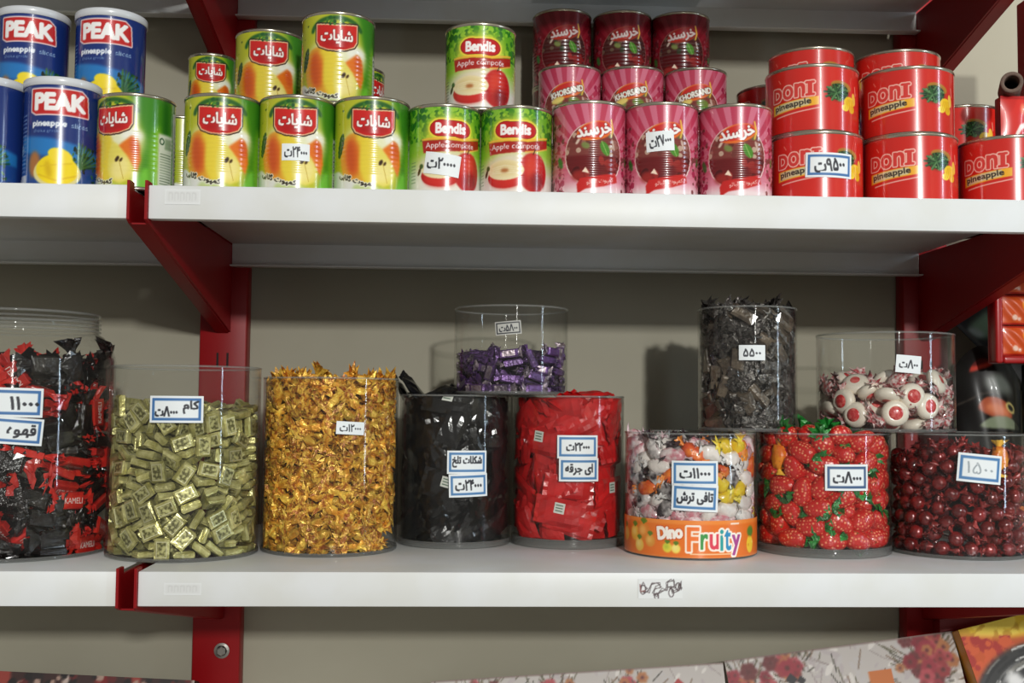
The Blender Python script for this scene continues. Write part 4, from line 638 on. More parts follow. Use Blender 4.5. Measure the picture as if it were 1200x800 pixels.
37,236,1483,27,-4,-29,84,-158,140,0,0,-41,-94,211,1244,13,-2,-86,-409,144,974,-88,11,45,-215,10,488,-10,38,79,-433,106,807,45,11,69,342,304,1411,-51,-48,71,-377,228,1144,23,-86,-20,
0,136,806,-3,14,-77,493,-44,203,-33,50,-51,-30,245,1165,13,-2,-87,-30,113,709,-17,-98,-8,-19,353,1423,25,-12,0,-76,131,624,10,11,0,427,347,1294,66,24,-67,309,16,159,-25,-2,-78,
120,-8,47,0,0,-29,-283,377,1274,-85,-6,44,372,132,420,32,-15,-73,-455,87,191,-29,-38,49,32,549,1427,49,-51,49,],
 'J5': [
132,-517,1077,-35,-61,-50,82,-364,1468,89,37,-18,-107,-355,1387,96,9,-28,-183,-284,1232,2,4,78,-193,-356,919,26,-19,-24,237,-447,519,-45,-42,-11,-110,-340,858,32,0,-74,-435,-276,1059,-30,-62,61,
355,-211,1256,50,-87,-1,-306,-156,1373,-76,-62,14,212,-123,1416,1,28,94,-107,-197,1129,-81,-59,4,66,-308,751,9,-15,-50,255,-169,1166,65,-76,-1,42,-340,552,4,-18,-94,-53,-406,221,3,-13,99,
362,-176,972,-6,-4,-86,176,-174,872,93,-36,3,-368,-189,748,-51,-84,-12,541,48,1524,-6,70,0,-512,32,1470,72,-30,-61,375,-360,162,28,-65,-65,120,-185,663,-94,27,-18,-255,-255,418,15,20,79,
-66,-325,145,12,-3,40,-366,-165,655,-49,-85,-12,350,-40,1064,100,-6,-3,-444,-228,339,52,29,79,-264,10,1059,-18,8,-94,322,162,1499,-71,-70,-2,-283,197,1488,-11,17,-69,330,-103,430,-7,-9,-18,
351,-37,621,50,85,1,394,-113,344,1,-11,-79,-198,165,1267,15,15,19,334,44,795,25,95,12,-63,-126,100,12,4,-18,-52,-4,500,29,11,51,-348,148,945,-74,-67,-1,238,297,1398,-88,46,11,
210,-37,180,5,26,65,32,343,1347,-74,-66,4,257,319,1239,-94,33,-5,396,111,514,2,-15,-59,-98,57,295,-60,78,-10,-407,67,213,41,6,62,-330,393,1290,20,-66,-66,],
 'J6': [
-49,-561,427,8,71,-70,0,-558,327,2,-11,0,193,-530,374,-9,50,14,-31,-561,152,71,3,-8,-245,-505,226,-62,-26,-55,-210,-432,453,-44,73,-39,-122,-549,49,8,70,70,254,-502,177,66,28,6,
226,-514,49,69,15,15,377,-413,365,-4,-3,-93,59,-445,240,0,0,76,-264,-404,368,-5,15,-86,-56,-463,161,-3,-91,-1,-118,-394,389,6,33,-80,60,-375,428,-57,-82,0,433,-360,455,62,33,27,
291,-414,260,6,-63,77,-282,-403,271,-60,-2,16,-53,-394,298,-54,-4,-50,167,-345,405,-54,-78,25,192,-431,117,-33,-3,31,-368,-427,50,-66,24,-24,33,-325,334,-43,-90,0,-370,-303,333,88,37,-3,
40,-347,146,0,0,-100,-235,-338,173,-40,-90,-6,8,-364,49,-70,10,-10,282,-238,426,-47,-82,26,-184,-347,47,0,0,78,-362,-317,128,32,-85,3,-148,-240,335,-6,83,-17,107,-248,286,-39,-89,20,
224,-229,345,-58,-75,28,311,-288,144,-29,-65,65,392,-214,363,-60,-58,12,499,-249,239,-5,2,-85,-441,-202,385,-14,77,-61,532,-184,418,37,36,-68,-430,-245,209,-36,-8,-88,293,-224,243,-65,76,0,
420,-240,146,-59,38,-35,326,-270,47,0,0,3,-193,-238,141,0,0,-40,55,-249,93,-80,9,15,62,-208,184,-19,-15,-96,-265,-145,379,-16,12,79,-516,-213,87,-11,-17,-54,-466,-107,422,-98,-18,-6,
-93,-133,332,1,94,-25,-471,-131,304,-97,22,5,484,-121,317,-6,90,-24,120,-129,249,-39,-89,19,99,-83,365,60,69,19,-53,-151,131,55,-18,42,-338,-106,215,1,96,21,250,-52,387,-80,37,-11,
-329,-140,47,0,0,-5,537,-126,47,-58,81,0,-150,-25,374,-18,15,63,-177,-79,125,31,84,13,286,-102,47,-91,-41,0,-477,-18,325,23,97,4,357,-70,148,17,-69,-69,398,-34,258,-3,-97,23,
-50,-17,297,79,15,49,-512,-61,131,1,-70,-41,434,-81,49,37,-60,-60,395,15,338,-23,0,-6,457,43,428,-15,18,72,7,-69,49,37,60,60,62,51,435,-77,51,-36,-291,-4,242,3,69,72,
-553,65,411,-67,74,-5,215,-16,131,9,33,32,93,-25,92,-84,49,11,-324,55,347,5,12,99,548,-5,146,-45,-51,54,-378,-6,131,29,91,30,163,38,272,17,38,74,-359,93,439,-11,6,6,
559,95,425,60,-49,49,396,66,215,92,1,32,-565,59,132,-47,52,47,-37,98,256,87,-20,-20,237,142,378,36,7,10,-216,100,228,32,-47,59,253,103,211,50,-28,19,-388,107,208,11,-94,3,
-101,104,148,-40,-58,58,187,213,454,-16,5,16,-323,210,436,-98,-5,14,-110,219,438,-63,27,22,329,118,47,-93,37,0,-287,126,49,66,25,25,59,131,47,0,0,-6,99,217,324,-91,-28,-8,
457,201,247,14,69,69,477,141,47,0,0,-28,-120,147,49,-47,53,-53,62,186,156,-9,47,-86,490,273,437,-86,51,6,-329,249,332,11,1,-71,-373,179,47,0,0,-94,-459,205,131,87,-3,33,
-496,240,243,37,-81,-18,-430,269,336,72,69,2,31,256,228,-90,-13,-1,280,232,146,-66,27,-25,359,294,356,-42,-91,-3,-460,323,430,63,32,33,-292,286,240,-94,34,0,70,230,47,0,0,-6,
500,261,148,37,61,61,257,298,247,-54,47,-47,-75,312,281,-35,33,-82,436,356,347,68,-21,-38,-249,398,444,90,-31,-18,431,284,49,18,68,68,15,385,369,47,-1,-65,-40,325,151,-23,-12,8,
320,327,146,93,-37,1,-346,337,143,31,64,64,106,322,49,4,71,71,-354,331,47,0,0,27,125,451,438,33,-9,-74,-121,387,213,8,-29,-81,159,426,329,6,67,-62,364,425,272,-34,-93,-4,
-101,467,400,-20,51,-41,-225,428,268,56,-62,-18,-173,407,105,-77,13,20,-277,486,350,16,7,-95,47,447,141,39,-49,58,147,458,160,-68,72,-8,317,466,128,69,11,-48,63,557,354,-5,-100,0,
-228,513,107,5,66,-66,-44,562,265,71,6,1,155,518,49,-68,19,-19,-45,537,104,8,70,-64,],
 'J7': [
104,-598,1049,-82,-4,22,-89,-596,1057,-91,22,28,28,-600,911,16,-15,10,239,-525,1121,-77,-44,27,-286,-541,1014,-17,-80,55,-143,-592,767,-12,55,78,156,-589,770,72,29,-28,-120,-536,945,8,-1,61,
39,-602,693,33,43,-28,314,-508,995,39,-90,-17,214,-518,900,-2,30,-65,47,-483,991,20,-94,22,-134,-593,624,-11,55,78,-259,-526,834,-16,45,88,-178,-451,1056,-18,-23,-84,-32,-432,1107,20,-76,-54,
383,-420,1096,66,-63,-1,-79,-600,496,-2,84,47,-307,-412,1104,-73,-25,32,287,-513,763,-65,-13,-55,216,-547,610,6,-9,99,-59,-492,784,-18,65,40,65,-589,452,9,-56,-8,-447,-400,1080,-15,51,-27,
-399,-446,914,36,93,12,112,-474,820,-54,12,28,184,-401,1035,-10,10,-64,-326,-515,652,-19,-54,76,-76,-606,333,81,11,-23,345,-429,878,-13,6,-52,248,-550,474,-15,-27,-93,18,-511,586,-16,-68,-68,
177,-582,341,-71,-19,6,-328,-513,496,44,-37,1,-428,-425,788,27,14,87,69,-442,691,-47,-81,32,-251,-396,837,89,6,5,408,-443,673,77,40,23,21,-345,986,28,4,17,455,-361,931,51,-67,-27,
-233,-562,255,19,80,55,-285,-347,961,-32,27,-70,95,-572,201,51,-78,37,-225,-514,385,79,53,-30,-188,-416,706,-51,-18,74,163,-362,874,-5,-55,-79,501,-308,1048,-13,1,66,-122,-302,1063,-38,-24,-49,
68,-599,65,2,20,-97,-47,-565,170,86,43,-28,273,-546,224,3,79,-48,-146,-581,94,91,10,-33,-104,-421,608,18,-17,-90,488,-366,786,26,-78,-45,273,-309,967,-40,-37,76,303,-368,756,33,93,-14,
-471,-294,994,-4,-6,5,136,-461,421,-20,35,2,-31,-464,402,84,52,5,288,-255,1093,-1,-100,-3,-151,-309,910,58,79,-18,67,-489,298,-1,-10,-99,-146,-430,461,-36,0,65,120,-393,575,-4,-11,93,
313,-412,509,-89,-30,28,17,-238,1088,51,-16,-13,-342,-351,709,34,78,45,461,-401,542,52,25,37,-387,-468,314,2,84,37,-260,-234,1066,27,52,12,303,-529,72,-81,-18,13,-404,-384,549,-15,5,59,
-241,-382,550,-40,73,-56,-498,-335,684,53,83,14,18,-277,872,10,24,-96,-103,-464,244,62,-44,65,-415,-274,872,-29,27,-37,300,-422,374,-60,-78,-16,237,-340,631,-26,-93,22,-319,-508,63,18,3,-22,
460,-401,403,51,27,27,354,-260,822,98,-3,-1,125,-207,997,-2,98,13,-263,-450,181,24,94,25,-289,-376,418,8,-93,-22,-559,-189,1041,89,-28,33,556,-234,888,-54,-47,-44,-478,-366,427,-50,-84,-22,
-134,-149,1143,54,-64,-53,582,-162,1097,-77,19,58,415,-196,949,-6,72,-66,384,-397,279,-81,55,-17,374,-273,692,52,-16,-3,135,-460,65,19,-8,2,-125,-452,69,53,0,-8,-358,-177,955,31,-18,91,
-337,-126,1123,3,-34,-13,-91,-161,986,-50,-76,-8,222,-311,481,-69,-36,26,242,-377,258,52,-62,-49,550,-254,651,-34,66,-54,-558,-216,769,63,74,-20,423,-123,1074,-97,-21,-9,-320,-263,603,-22,-95,21,
16,-393,155,-3,-63,-12,-566,-172,888,67,67,6,-463,-389,160,-18,14,-36,93,-107,1095,-9,44,-89,-538,-271,548,-8,27,82,205,-175,851,-45,82,-29,339,-382,149,21,25,53,-267,-343,274,87,18,2,
399,-252,554,85,37,10,485,-359,191,23,2,51,-490,-325,301,-85,27,14,-375,-188,747,48,25,-1,148,-351,179,19,19,65,532,-250,481,-65,-38,-18,318,-105,958,26,-68,-62,3,-126,889,-93,26,-9,
-256,-80,1039,35,-23,3,-233,-133,845,-83,-1,-19,474,-366,63,-91,-38,0,474,-170,713,-35,-51,-20,-597,-46,1124,-59,23,-49,-339,-359,63,-98,12,-9,-481,-70,1004,-69,51,42,-330,-260,365,-94,-22,9,
369,-241,424,-60,-71,14,405,-115,843,8,9,-99,176,-77,959,-9,88,-13,598,-115,809,11,-69,0,481,-264,311,-5,44,90,-393,-207,480,-14,97,20,511,-59,966,25,76,56,-543,-157,635,-3,8,-21,
246,-315,69,-38,37,-48,-435,-88,826,9,90,-32,-358,11,1140,-36,8,31,-124,3,1101,-21,-83,-45,38,-21,993,-62,-78,2,-146,-35,944,18,-53,-83,-382,-266,165,-6,1,97,-609,-25,945,-67,-32,67,
-534,-273,82,-57,-77,-26,437,28,1086,-18,47,-84,-512,-180,388,-14,18,-91,597,-106,577,68,-6,62,-575,-200,256,-56,55,-12,-545,76,1168,-15,-85,38,-391,-189,282,56,12,21,609,27,985,-5,-73,-20,
572,-156,360,13,-52,-16,126,64,1079,49,85,19,-390,42,996,70,-22,-60,321,46,1002,4,-95,-22,373,-28,749,23,1,78,414,-233,63,18,-4,17,-240,50,1000,74,-10,49,-295,-227,63,-6,-16,98,
-603,-11,771,-24,6,-76,579,-189,176,65,2,59,461,-111,420,-73,-7,-62,478,-42,650,28,0,-96,-456,-69,542,-35,8,-43,-531,72,1006,-24,-88,-8,485,26,850,-90,27,-13,-465,-26,671,-26,68,-68,
389,-163,183,7,63,71,309,45,873,3,-4,62,35,47,869,-79,53,-23,291,127,1120,19,12,11,-607,-48,522,47,63,42,-472,43,816,30,-50,79,609,39,743,73,5,-66,173,77,855,63,-66,-24,
-64,152,1050,12,-14,68,566,168,1095,-39,-88,22,-492,-90,234,6,27,-53,-330,100,851,-28,24,-76,560,-24,432,31,93,-18,-104,125,921,-10,33,-88,-595,-43,356,-52,-30,80,536,141,969,90,31,-2,
75,151,970,-32,-86,33,566,28,556,-24,-20,31,-565,53,618,-27,-3,-94,-381,2,419,-23,51,-80,-593,138,866,-70,-3,-71,-518,206,1082,-36,7,-43,568,-94,82,55,-6,34,-308,175,972,2,-13,7,
453,113,742,13,-4,91,-202,221,1094,-32,-58,61,-364,218,1079,39,87,18,453,-58,155,34,-39,12,388,199,1003,-24,95,-18,-596,-82,63,-9,-15,71,-451,-72,63,-15,10,-79,609,-13,253,66,-23,72,
-465,120,684,94,1,-34,409,257,1126,-6,-35,-39,443,93,568,12,89,2,-391,85,535,5,26,72,-600,-8,184,-11,13,-75,487,34,310,-53,83,2,-475,228,952,-39,67,-43,165,254,1005,-69,47,-52,
-558,110,477,39,-6,-44,-465,75,356,-79,-56,9,255,302,1092,-16,28,-53,57,298,1062,72,64,13,543,33,70,-54,-13,6,-74,296,948,-46,36,-77,584,149,454,81,-56,-14,-593,109,307,38,-75,22,
411,79,198,9,-5,-94,503,339,1054,-15,-75,48,-314,327,998,-7,-39,90,-442,111,235,8,-8,-89,430,166,412,-76,26,-32,-34,382,1117,-62,74,-22,-467,383,1076,-42,85,31,364,415,1157,5,5,52,
-541,94,69,-53,10,-1,586,145,230,-16,43,68,-159,403,1022,7,29,95,419,388,962,-5,17,-69,259,390,952,72,-44,7,89,405,949,-43,85,-20,-192,475,1137,24,22,8,529,158,69,84,-6,5,
291,472,1055,-13,61,-78,-309,516,1059,22,-38,-86,213,549,1155,-97,-6,-2,-26,497,967,-17,51,7,76,536,1058,-79,-54,12,214,568,972,19,-65,31,-63,603,1083,-48,23,28,-135,592,965,-26,56,-78,],
 'J8': [
-150,-422,1214,-77,32,11,22,-389,1166,32,7,89,-172,-417,1069,-52,27,-5,46,-420,984,-38,-63,-67,116,-336,1241,-55,-76,16,-53,-426,884,12,30,-26,241,-371,1034,-86,0,42,314,-302,1131,-8,-63,-68,
-253,-269,1240,31,-2,-89,237,-384,836,45,-57,62,135,-432,668,-11,56,-81,-194,-408,742,-70,-28,-59,-87,-436,639,74,-17,59,-291,-346,924,-59,8,-36,35,-269,1087,75,-24,-35,-115,-236,1194,31,-29,-82,
98,-433,532,-25,-4,11,47,-355,761,50,-47,15,80,-302,933,19,23,-95,-277,-251,1094,87,36,34,348,-199,1208,-30,-28,-89,12,-445,367,-5,-87,-22,-401,-170,1263,66,61,43,-153,-222,1053,-51,80,-9,
-174,-272,877,-32,-89,-26,-96,-441,283,-48,-41,-72,372,-255,895,12,61,-48,-286,-305,660,-43,-30,-79,247,-186,1045,45,-6,12,177,-384,384,-31,10,42,295,-333,545,37,-55,45,-170,-275,718,-5,-83,38,
86,-139,1160,39,57,-42,112,-243,811,-11,-26,-18,-359,-142,1145,87,36,34,246,-254,745,-11,67,-65,120,-299,592,17,-61,-76,136,-431,140,76,24,-10,-43,-441,63,-17,6,-2,-319,-319,447,-59,-17,-57,
352,-65,1270,41,4,-27,220,-86,1189,-61,-76,4,253,-373,228,1,-58,-73,-4,-158,943,-6,30,49,-425,-153,960,62,-54,-26,7,-49,1281,27,-83,48,-114,-278,511,29,-80,-27,-224,-331,308,59,-69,30,
-223,-375,150,-50,-24,-60,-170,-55,1174,-60,7,60,294,-140,882,-61,-14,54,-79,-151,829,38,54,64,-332,-181,713,-54,-12,-78,-275,-70,1072,62,61,49,25,-331,188,44,6,-90,-262,-122,881,39,3,91,
-393,-221,541,-62,-22,-67,-8,-275,347,80,47,-30,431,-129,827,63,-18,71,45,-225,463,-64,-75,15,426,-48,1054,-81,19,-55,-163,-77,957,42,55,61,181,-156,684,88,22,16,238,-213,479,17,-29,-87,
396,-216,465,42,65,-12,341,-164,630,22,-42,-32,-35,-35,1052,-45,-53,-40,-120,-141,694,-42,21,-35,-153,-237,366,-5,37,37,114,-17,1074,30,40,-66,175,-77,868,-47,-2,51,142,-306,86,53,-12,17,
375,-245,275,17,-69,-44,-444,33,1201,67,-70,-16,-403,-12,1040,-39,8,-87,288,12,1108,23,-20,-49,-439,-103,722,70,3,70,153,-205,337,-45,53,-66,-59,-137,555,-17,-13,-50,-312,91,1292,35,-81,-43,
-82,-235,204,-2,-38,-60,357,-267,82,89,37,25,-233,-150,447,42,-85,-3,220,15,983,-57,45,-41,154,-121,518,47,-76,44,-327,-36,801,85,-15,-51,-207,-103,573,57,74,26,137,-215,192,9,94,-30,
-148,95,1202,58,21,18,-405,-200,214,-51,-62,57,438,77,1124,72,-52,46,438,-79,596,25,-53,37,-384,-226,66,-50,-84,17,-247,-160,281,-34,11,-93,279,136,1260,-71,64,-1,300,-137,339,-55,47,-60,
416,142,1266,-61,-60,46,-353,-87,471,2,65,3,-282,-181,142,-58,56,-50,-164,-200,63,11,-14,-57,108,144,1209,-21,-21,-94,444,50,868,-26,75,9,163,-27,609,8,-24,-96,-221,55,844,-78,42,31,
67,129,1091,22,-95,18,-269,147,1143,-62,-68,-32,324,85,934,60,-7,-75,291,-148,138,-50,64,59,-150,122,1016,22,97,10,-444,-81,328,62,-53,-34,-448,54,775,-66,-6,-74,76,113,953,57,73,33,
331,41,699,-61,-65,43,441,-53,383,-72,-43,-50,154,90,845,-17,-20,26,-414,159,1057,-22,80,-1,15,-114,84,88,37,27,-444,17,513,44,-67,29,-328,48,610,-49,32,-71,323,11,476,-31,67,44,
102,88,695,9,-53,83,336,227,1143,-45,-42,61,-341,124,789,82,-14,-45,174,-90,69,-44,-31,40,451,-28,192,-37,-66,11,220,-14,236,-54,79,6,-175,260,1148,-37,64,35,-285,17,332,-34,-93,-9,
443,87,561,15,69,3,43,258,1131,51,31,-10,-139,-34,128,38,-19,90,-328,-7,211,-74,-64,20,-211,74,435,-22,5,-85,-79,334,1298,-37,-86,29,99,77,435,-30,-92,-25,222,120,554,5,-6,-98,
-299,324,1199,-40,60,68,-39,279,1024,37,-77,-25,-451,24,149,-7,63,-30,337,1,69,-29,-45,64,-123,70,299,-97,23,3,246,300,1026,13,31,70,240,372,1261,86,-29,-9,359,84,300,-23,74,16,
67,363,1228,81,-56,7,189,341,1147,-40,3,-62,-320,60,69,51,-68,-38,441,94,87,46,35,70,-159,418,1161,-63,-28,-6,-176,109,71,50,-67,-48,66,406,1052,-34,-18,-87,],
 'J9': [
11,-570,1180,86,44,2,240,-547,1120,20,-14,-97,-158,-551,1075,38,-86,0,41,-556,982,-65,-75,5,-156,-577,867,98,-5,-8,59,-584,769,-7,82,-33,279,-528,898,-77,-35,4,-355,-482,1006,-88,40,11,
-163,-574,649,73,-27,31,-260,-410,1181,-86,-42,15,10,-589,538,56,-30,-3,217,-549,641,44,-55,27,395,-410,1073,25,66,-71,-52,-368,1092,10,-73,-23,157,-378,1038,70,-2,-54,-213,-558,422,94,-29,-3,
-12,-597,276,13,-95,17,-462,-330,1150,38,-87,22,-354,-482,584,41,66,-27,-65,-393,868,-90,34,5,-419,-402,823,0,44,26,407,-438,690,-33,85,34,239,-548,304,-77,-34,-1,8,-429,664,-5,-98,14,
-93,-589,97,9,-19,98,-223,-398,726,-66,29,-67,-237,-304,998,64,75,10,179,-571,101,-14,17,-97,-282,-529,236,-81,20,-16,211,-367,744,38,-40,-19,411,-324,874,51,76,-36,87,-451,424,41,4,75,
273,-405,485,13,-8,85,-137,-393,515,78,-3,-20,-446,-248,940,89,38,-5,558,-214,1009,-73,-64,-2,474,-354,519,-49,80,8,191,-234,899,9,-96,26,-512,-308,645,40,89,19,-90,-160,1137,-30,89,-23,
-436,-394,356,-1,-84,-21,-569,-144,1158,78,58,22,451,-390,301,40,41,28,365,-176,1006,41,-80,15,-329,-142,1109,-68,-22,-41,-6,-396,252,-29,-5,13,149,-148,1079,17,-64,-50,-43,-182,949,-23,-25,22,
547,-237,712,59,55,9,-225,-350,315,-33,-49,-60,237,-385,195,59,-18,27,-435,-410,99,-19,5,-29,-173,-404,97,53,16,7,-337,-272,507,-35,-10,37,347,-232,631,84,40,18,438,-382,97,-15,82,56,
-590,-92,968,57,61,36,-576,-149,778,77,-53,7,-554,-225,457,-54,19,-44,590,-80,847,66,48,28,580,13,1148,-67,32,-30,-173,-30,990,47,-83,-20,-393,-121,664,61,59,5,-523,-254,215,51,-60,60,
396,-72,787,26,31,66,282,29,1101,-55,36,-18,527,-151,498,45,5,-19,-403,-33,891,-9,-65,28,386,-188,356,17,45,62,-352,-196,313,-40,1,-91,-118,70,1158,-79,-26,28,460,15,967,47,-43,-12,
36,-18,853,-95,15,9,-365,63,1110,-57,27,-11,-307,-237,97,19,-10,-2,245,13,910,73,-59,-13,549,-204,127,-74,-9,-49,67,72,1045,67,52,43,-584,-35,580,74,-39,-23,561,-5,654,-5,-63,74,
-396,-51,460,16,-49,-84,-571,173,1172,-66,-53,20,-577,65,792,-40,33,-86,558,-82,291,61,-30,-16,-554,-75,296,1,-33,94,-532,136,978,-97,7,4,366,-76,146,1,45,65,-293,178,967,-50,52,-34,
509,203,1038,-10,64,76,562,148,843,-52,-52,-2,593,46,467,55,-25,-55,-256,254,1155,-31,-88,-37,-580,-59,97,43,88,21,-369,147,780,71,68,19,239,216,1008,-2,96,-19,-451,131,595,32,-10,-64,
-104,251,994,12,-23,-59,562,-7,97,17,-14,-21,-583,118,413,-68,-54,-25,-468,322,1051,6,5,-100,-426,78,206,-12,59,-78,224,385,1184,-98,-2,13,385,119,252,11,-18,-68,582,132,280,-65,54,26,
-72,396,1143,-91,24,-26,103,383,1011,-3,77,-63,436,408,1050,13,-27,89,-290,486,1072,-66,-64,36,216,557,1075,21,2,-11,-94,575,1016,-18,-91,29,],
 'J10': [
-95,-592,537,-48,-49,71,46,-582,422,2,-17,-36,-31,-612,248,-51,-14,15,203,-570,355,92,17,25,-183,-560,365,3,19,83,355,-513,520,58,-62,-52,147,-621,129,-44,64,56,-237,-541,219,-95,13,19,
-80,-584,70,-7,-12,-99,322,-518,252,5,83,-9,212,-420,475,4,6,57,-315,-417,414,70,-66,26,-292,-495,99,49,-79,-31,-140,-361,534,-22,-26,-32,24,-426,305,-99,1,-15,-87,-387,407,47,-87,17,
366,-473,91,-13,-27,5,-421,-417,278,47,-77,-17,148,-426,209,3,-13,-71,494,-354,435,30,11,36,138,-447,70,55,82,13,-84,-395,100,60,-72,26,-216,-342,255,1,-41,90,402,-340,254,26,74,-60,
-421,-267,491,-93,2,-18,-432,-381,70,-85,-51,12,221,-300,338,0,-26,-20,329,-212,524,-56,-75,-29,110,-227,455,20,-5,42,-569,-257,344,-61,-60,49,537,-314,111,43,-29,-84,-51,-251,186,-13,4,90,
-532,-253,150,-10,-30,-38,11,-192,314,98,-12,11,-256,-129,524,17,25,-63,-359,-168,385,4,-1,-46,-110,-160,410,-38,90,-14,-237,-252,100,51,-74,-41,290,-258,70,77,63,2,508,-124,483,-1,-36,-29,
271,-194,199,24,-31,-88,570,-140,356,-4,-21,-83,493,-173,219,-16,-19,-32,300,-119,361,5,-89,37,46,-202,71,34,94,-3,-412,-147,238,-21,-92,22,-447,-52,529,-20,26,-93,-217,-131,246,68,-65,8,
218,-46,507,82,-15,17,-638,-41,451,57,51,55,145,-97,204,-39,6,74,-371,-123,70,10,6,77,-594,-70,213,-16,16,-70,633,-82,124,-39,68,-38,-207,21,450,47,-76,-45,426,51,510,-10,-79,-59,
5,56,500,-95,-28,5,637,57,496,2,-75,-7,103,20,354,-88,41,22,-531,29,367,-14,69,27,446,-60,70,7,-10,-65,-116,24,290,-3,-16,-28,-338,45,312,2,0,-70,-587,-22,72,-42,-89,8,
429,55,324,2,-5,-62,-175,-11,95,-78,-54,-32,396,26,189,45,-86,21,234,-5,70,-10,-6,75,-380,118,455,-57,-80,-7,257,125,456,-12,-88,-39,26,54,212,87,48,11,602,83,269,-80,47,-25,
-366,79,179,25,4,83,12,49,72,0,-15,85,493,188,473,32,22,-42,-157,180,367,76,10,0,-574,153,221,7,47,-78,215,143,180,-55,81,-19,573,123,99,-88,25,0,176,210,337,36,5,-59,
-470,230,384,27,21,-1,61,251,451,-26,-24,93,-145,277,518,-43,-89,15,-419,148,70,-99,-6,8,425,247,244,-69,71,16,-162,206,93,-94,17,27,508,292,369,9,16,-35,-4,251,221,-37,76,52,
343,350,488,6,-15,69,-274,288,262,12,14,-24,319,244,93,25,-21,-36,-229,348,398,52,-85,6,88,261,70,-90,41,2,-564,289,118,57,9,65,522,297,111,31,29,-78,-509,384,328,48,-63,-58,
-393,431,484,-1,100,-3,277,387,335,93,-29,21,222,367,185,86,41,-3,-292,349,106,-56,-69,22,-28,472,462,9,16,-71,152,458,403,28,-23,-79,-117,385,153,50,-58,24,-23,454,305,42,-86,-21,
443,460,256,-66,2,-38,321,552,444,45,-48,11,-324,512,306,-36,-69,17,-413,459,126,62,31,52,378,451,70,-25,-96,-13,-183,572,462,27,36,16,12,477,110,31,40,-86,-150,566,277,-81,49,32,
191,570,239,-15,-25,93,-231,551,108,25,82,51,22,638,367,-39,54,49,164,565,85,2,-24,31,-44,638,119,5,61,-78,],
 'J11': [
37,-607,984,26,31,-75,-133,-602,961,-50,-48,-71,200,-583,917,-82,-12,-1,97,-607,787,-27,-55,-74,285,-521,1057,-50,40,-47,-61,-613,730,36,-20,91,-326,-523,925,14,17,90,-205,-543,808,-9,84,-16,
94,-599,610,27,-80,-32,281,-546,781,-20,94,-22,-34,-509,847,47,79,-29,381,-479,932,-46,61,63,-46,-611,441,43,-32,35,100,-449,963,22,60,-76,144,-598,449,-98,-9,7,-296,-538,640,22,96,7,
-76,-428,982,-22,27,-82,-131,-540,600,-64,-75,-8,-233,-570,470,-6,-98,15,35,-616,295,49,12,-84,-396,-473,753,72,-41,-8,-360,-381,1014,18,48,36,-147,-598,289,58,38,-26,310,-533,488,-75,-2,55,
86,-456,732,17,-75,17,229,-485,631,55,-80,24,218,-415,854,22,-24,-12,-188,-346,1070,91,10,34,-226,-393,909,-12,-9,86,432,-425,790,-12,90,40,-463,-393,892,23,33,92,255,-561,323,-12,79,-50,
396,-472,617,-68,-3,-70,504,-341,1020,-19,46,-86,6,-465,568,-30,73,-21,65,-606,79,-25,50,-81,-119,-594,86,54,76,-32,-339,-515,345,11,83,51,-263,-558,184,-3,48,1,-399,-459,495,-66,-18,70,
264,-309,971,22,-13,-37,-43,-336,845,10,42,-76,89,-288,981,-80,-29,-51,162,-520,182,24,44,50,290,-545,80,-9,18,-94,107,-466,331,41,87,-10,-324,-329,774,79,-35,-14,180,-416,477,6,93,-37,
-179,-449,367,-14,-79,-11,-28,-503,181,53,-4,-15,415,-290,889,31,-2,-92,410,-450,348,-15,5,67,316,-347,684,48,-51,71,-289,-371,591,-33,68,-63,-418,-228,1040,-56,16,76,-78,-242,985,29,-62,-71,
-536,-298,778,16,21,85,543,-291,788,-84,-31,-43,499,-336,609,-22,-13,-97,-252,-217,994,-60,-31,18,-559,-234,935,22,49,83,-380,-487,80,-1,-20,90,312,-438,217,63,-76,-19,381,-355,486,16,-10,35,
-432,-306,647,25,-52,-51,260,-250,816,-3,49,-77,-434,-416,222,75,64,-11,-495,-363,376,65,56,51,500,-171,998,-61,-25,75,-320,-351,327,99,-8,-8,482,-382,211,-14,81,-38,-547,-284,534,45,85,25,
180,-139,1017,51,-51,-43,335,-151,967,34,53,58,520,-322,393,-43,-67,-2,-233,-410,80,-58,60,-43,104,-156,854,84,34,-38,-287,-156,853,81,47,14,-108,-86,1044,-52,67,-53,-413,-166,745,-85,-32,25,
566,-181,674,-2,59,77,427,-132,833,-73,46,-11,599,-124,845,69,24,-53,-457,-106,903,-93,22,-6,-390,-63,1040,-32,-34,-86,-90,-110,879,-64,2,-19,-593,-170,668,72,-42,-36,470,-202,524,98,-8,0,
612,-50,1022,69,-61,1,-607,-108,821,-54,-82,16,-472,-328,79,-52,-20,11,-614,-56,973,-49,25,-58,-430,-207,446,61,79,4,-555,-269,224,86,-46,-18,48,-42,965,-53,57,-63,259,-84,820,-33,-69,-42,
534,-306,79,-42,88,22,377,-279,136,-27,34,-81,436,-232,292,-18,56,-65,-584,-198,373,84,-41,36,-232,-19,954,-30,-54,67,583,-171,373,74,16,-39,462,-1,929,-91,36,-18,-595,-109,520,-32,-87,-34,
221,26,947,51,-8,-5,576,-191,201,19,-65,-57,610,-93,525,-70,-68,20,-348,4,833,6,-54,84,-485,-33,673,52,30,60,24,9,805,-71,69,5,615,-21,692,-48,65,29,462,-6,734,-24,82,-1,
-585,-192,86,77,-28,-46,-76,64,930,57,-74,-28,610,44,862,-8,38,73,-528,39,843,-59,4,-81,-424,82,964,-7,-56,-77,346,114,1029,16,23,-61,-474,-89,309,53,-12,-61,-119,150,1072,-80,-51,-32,
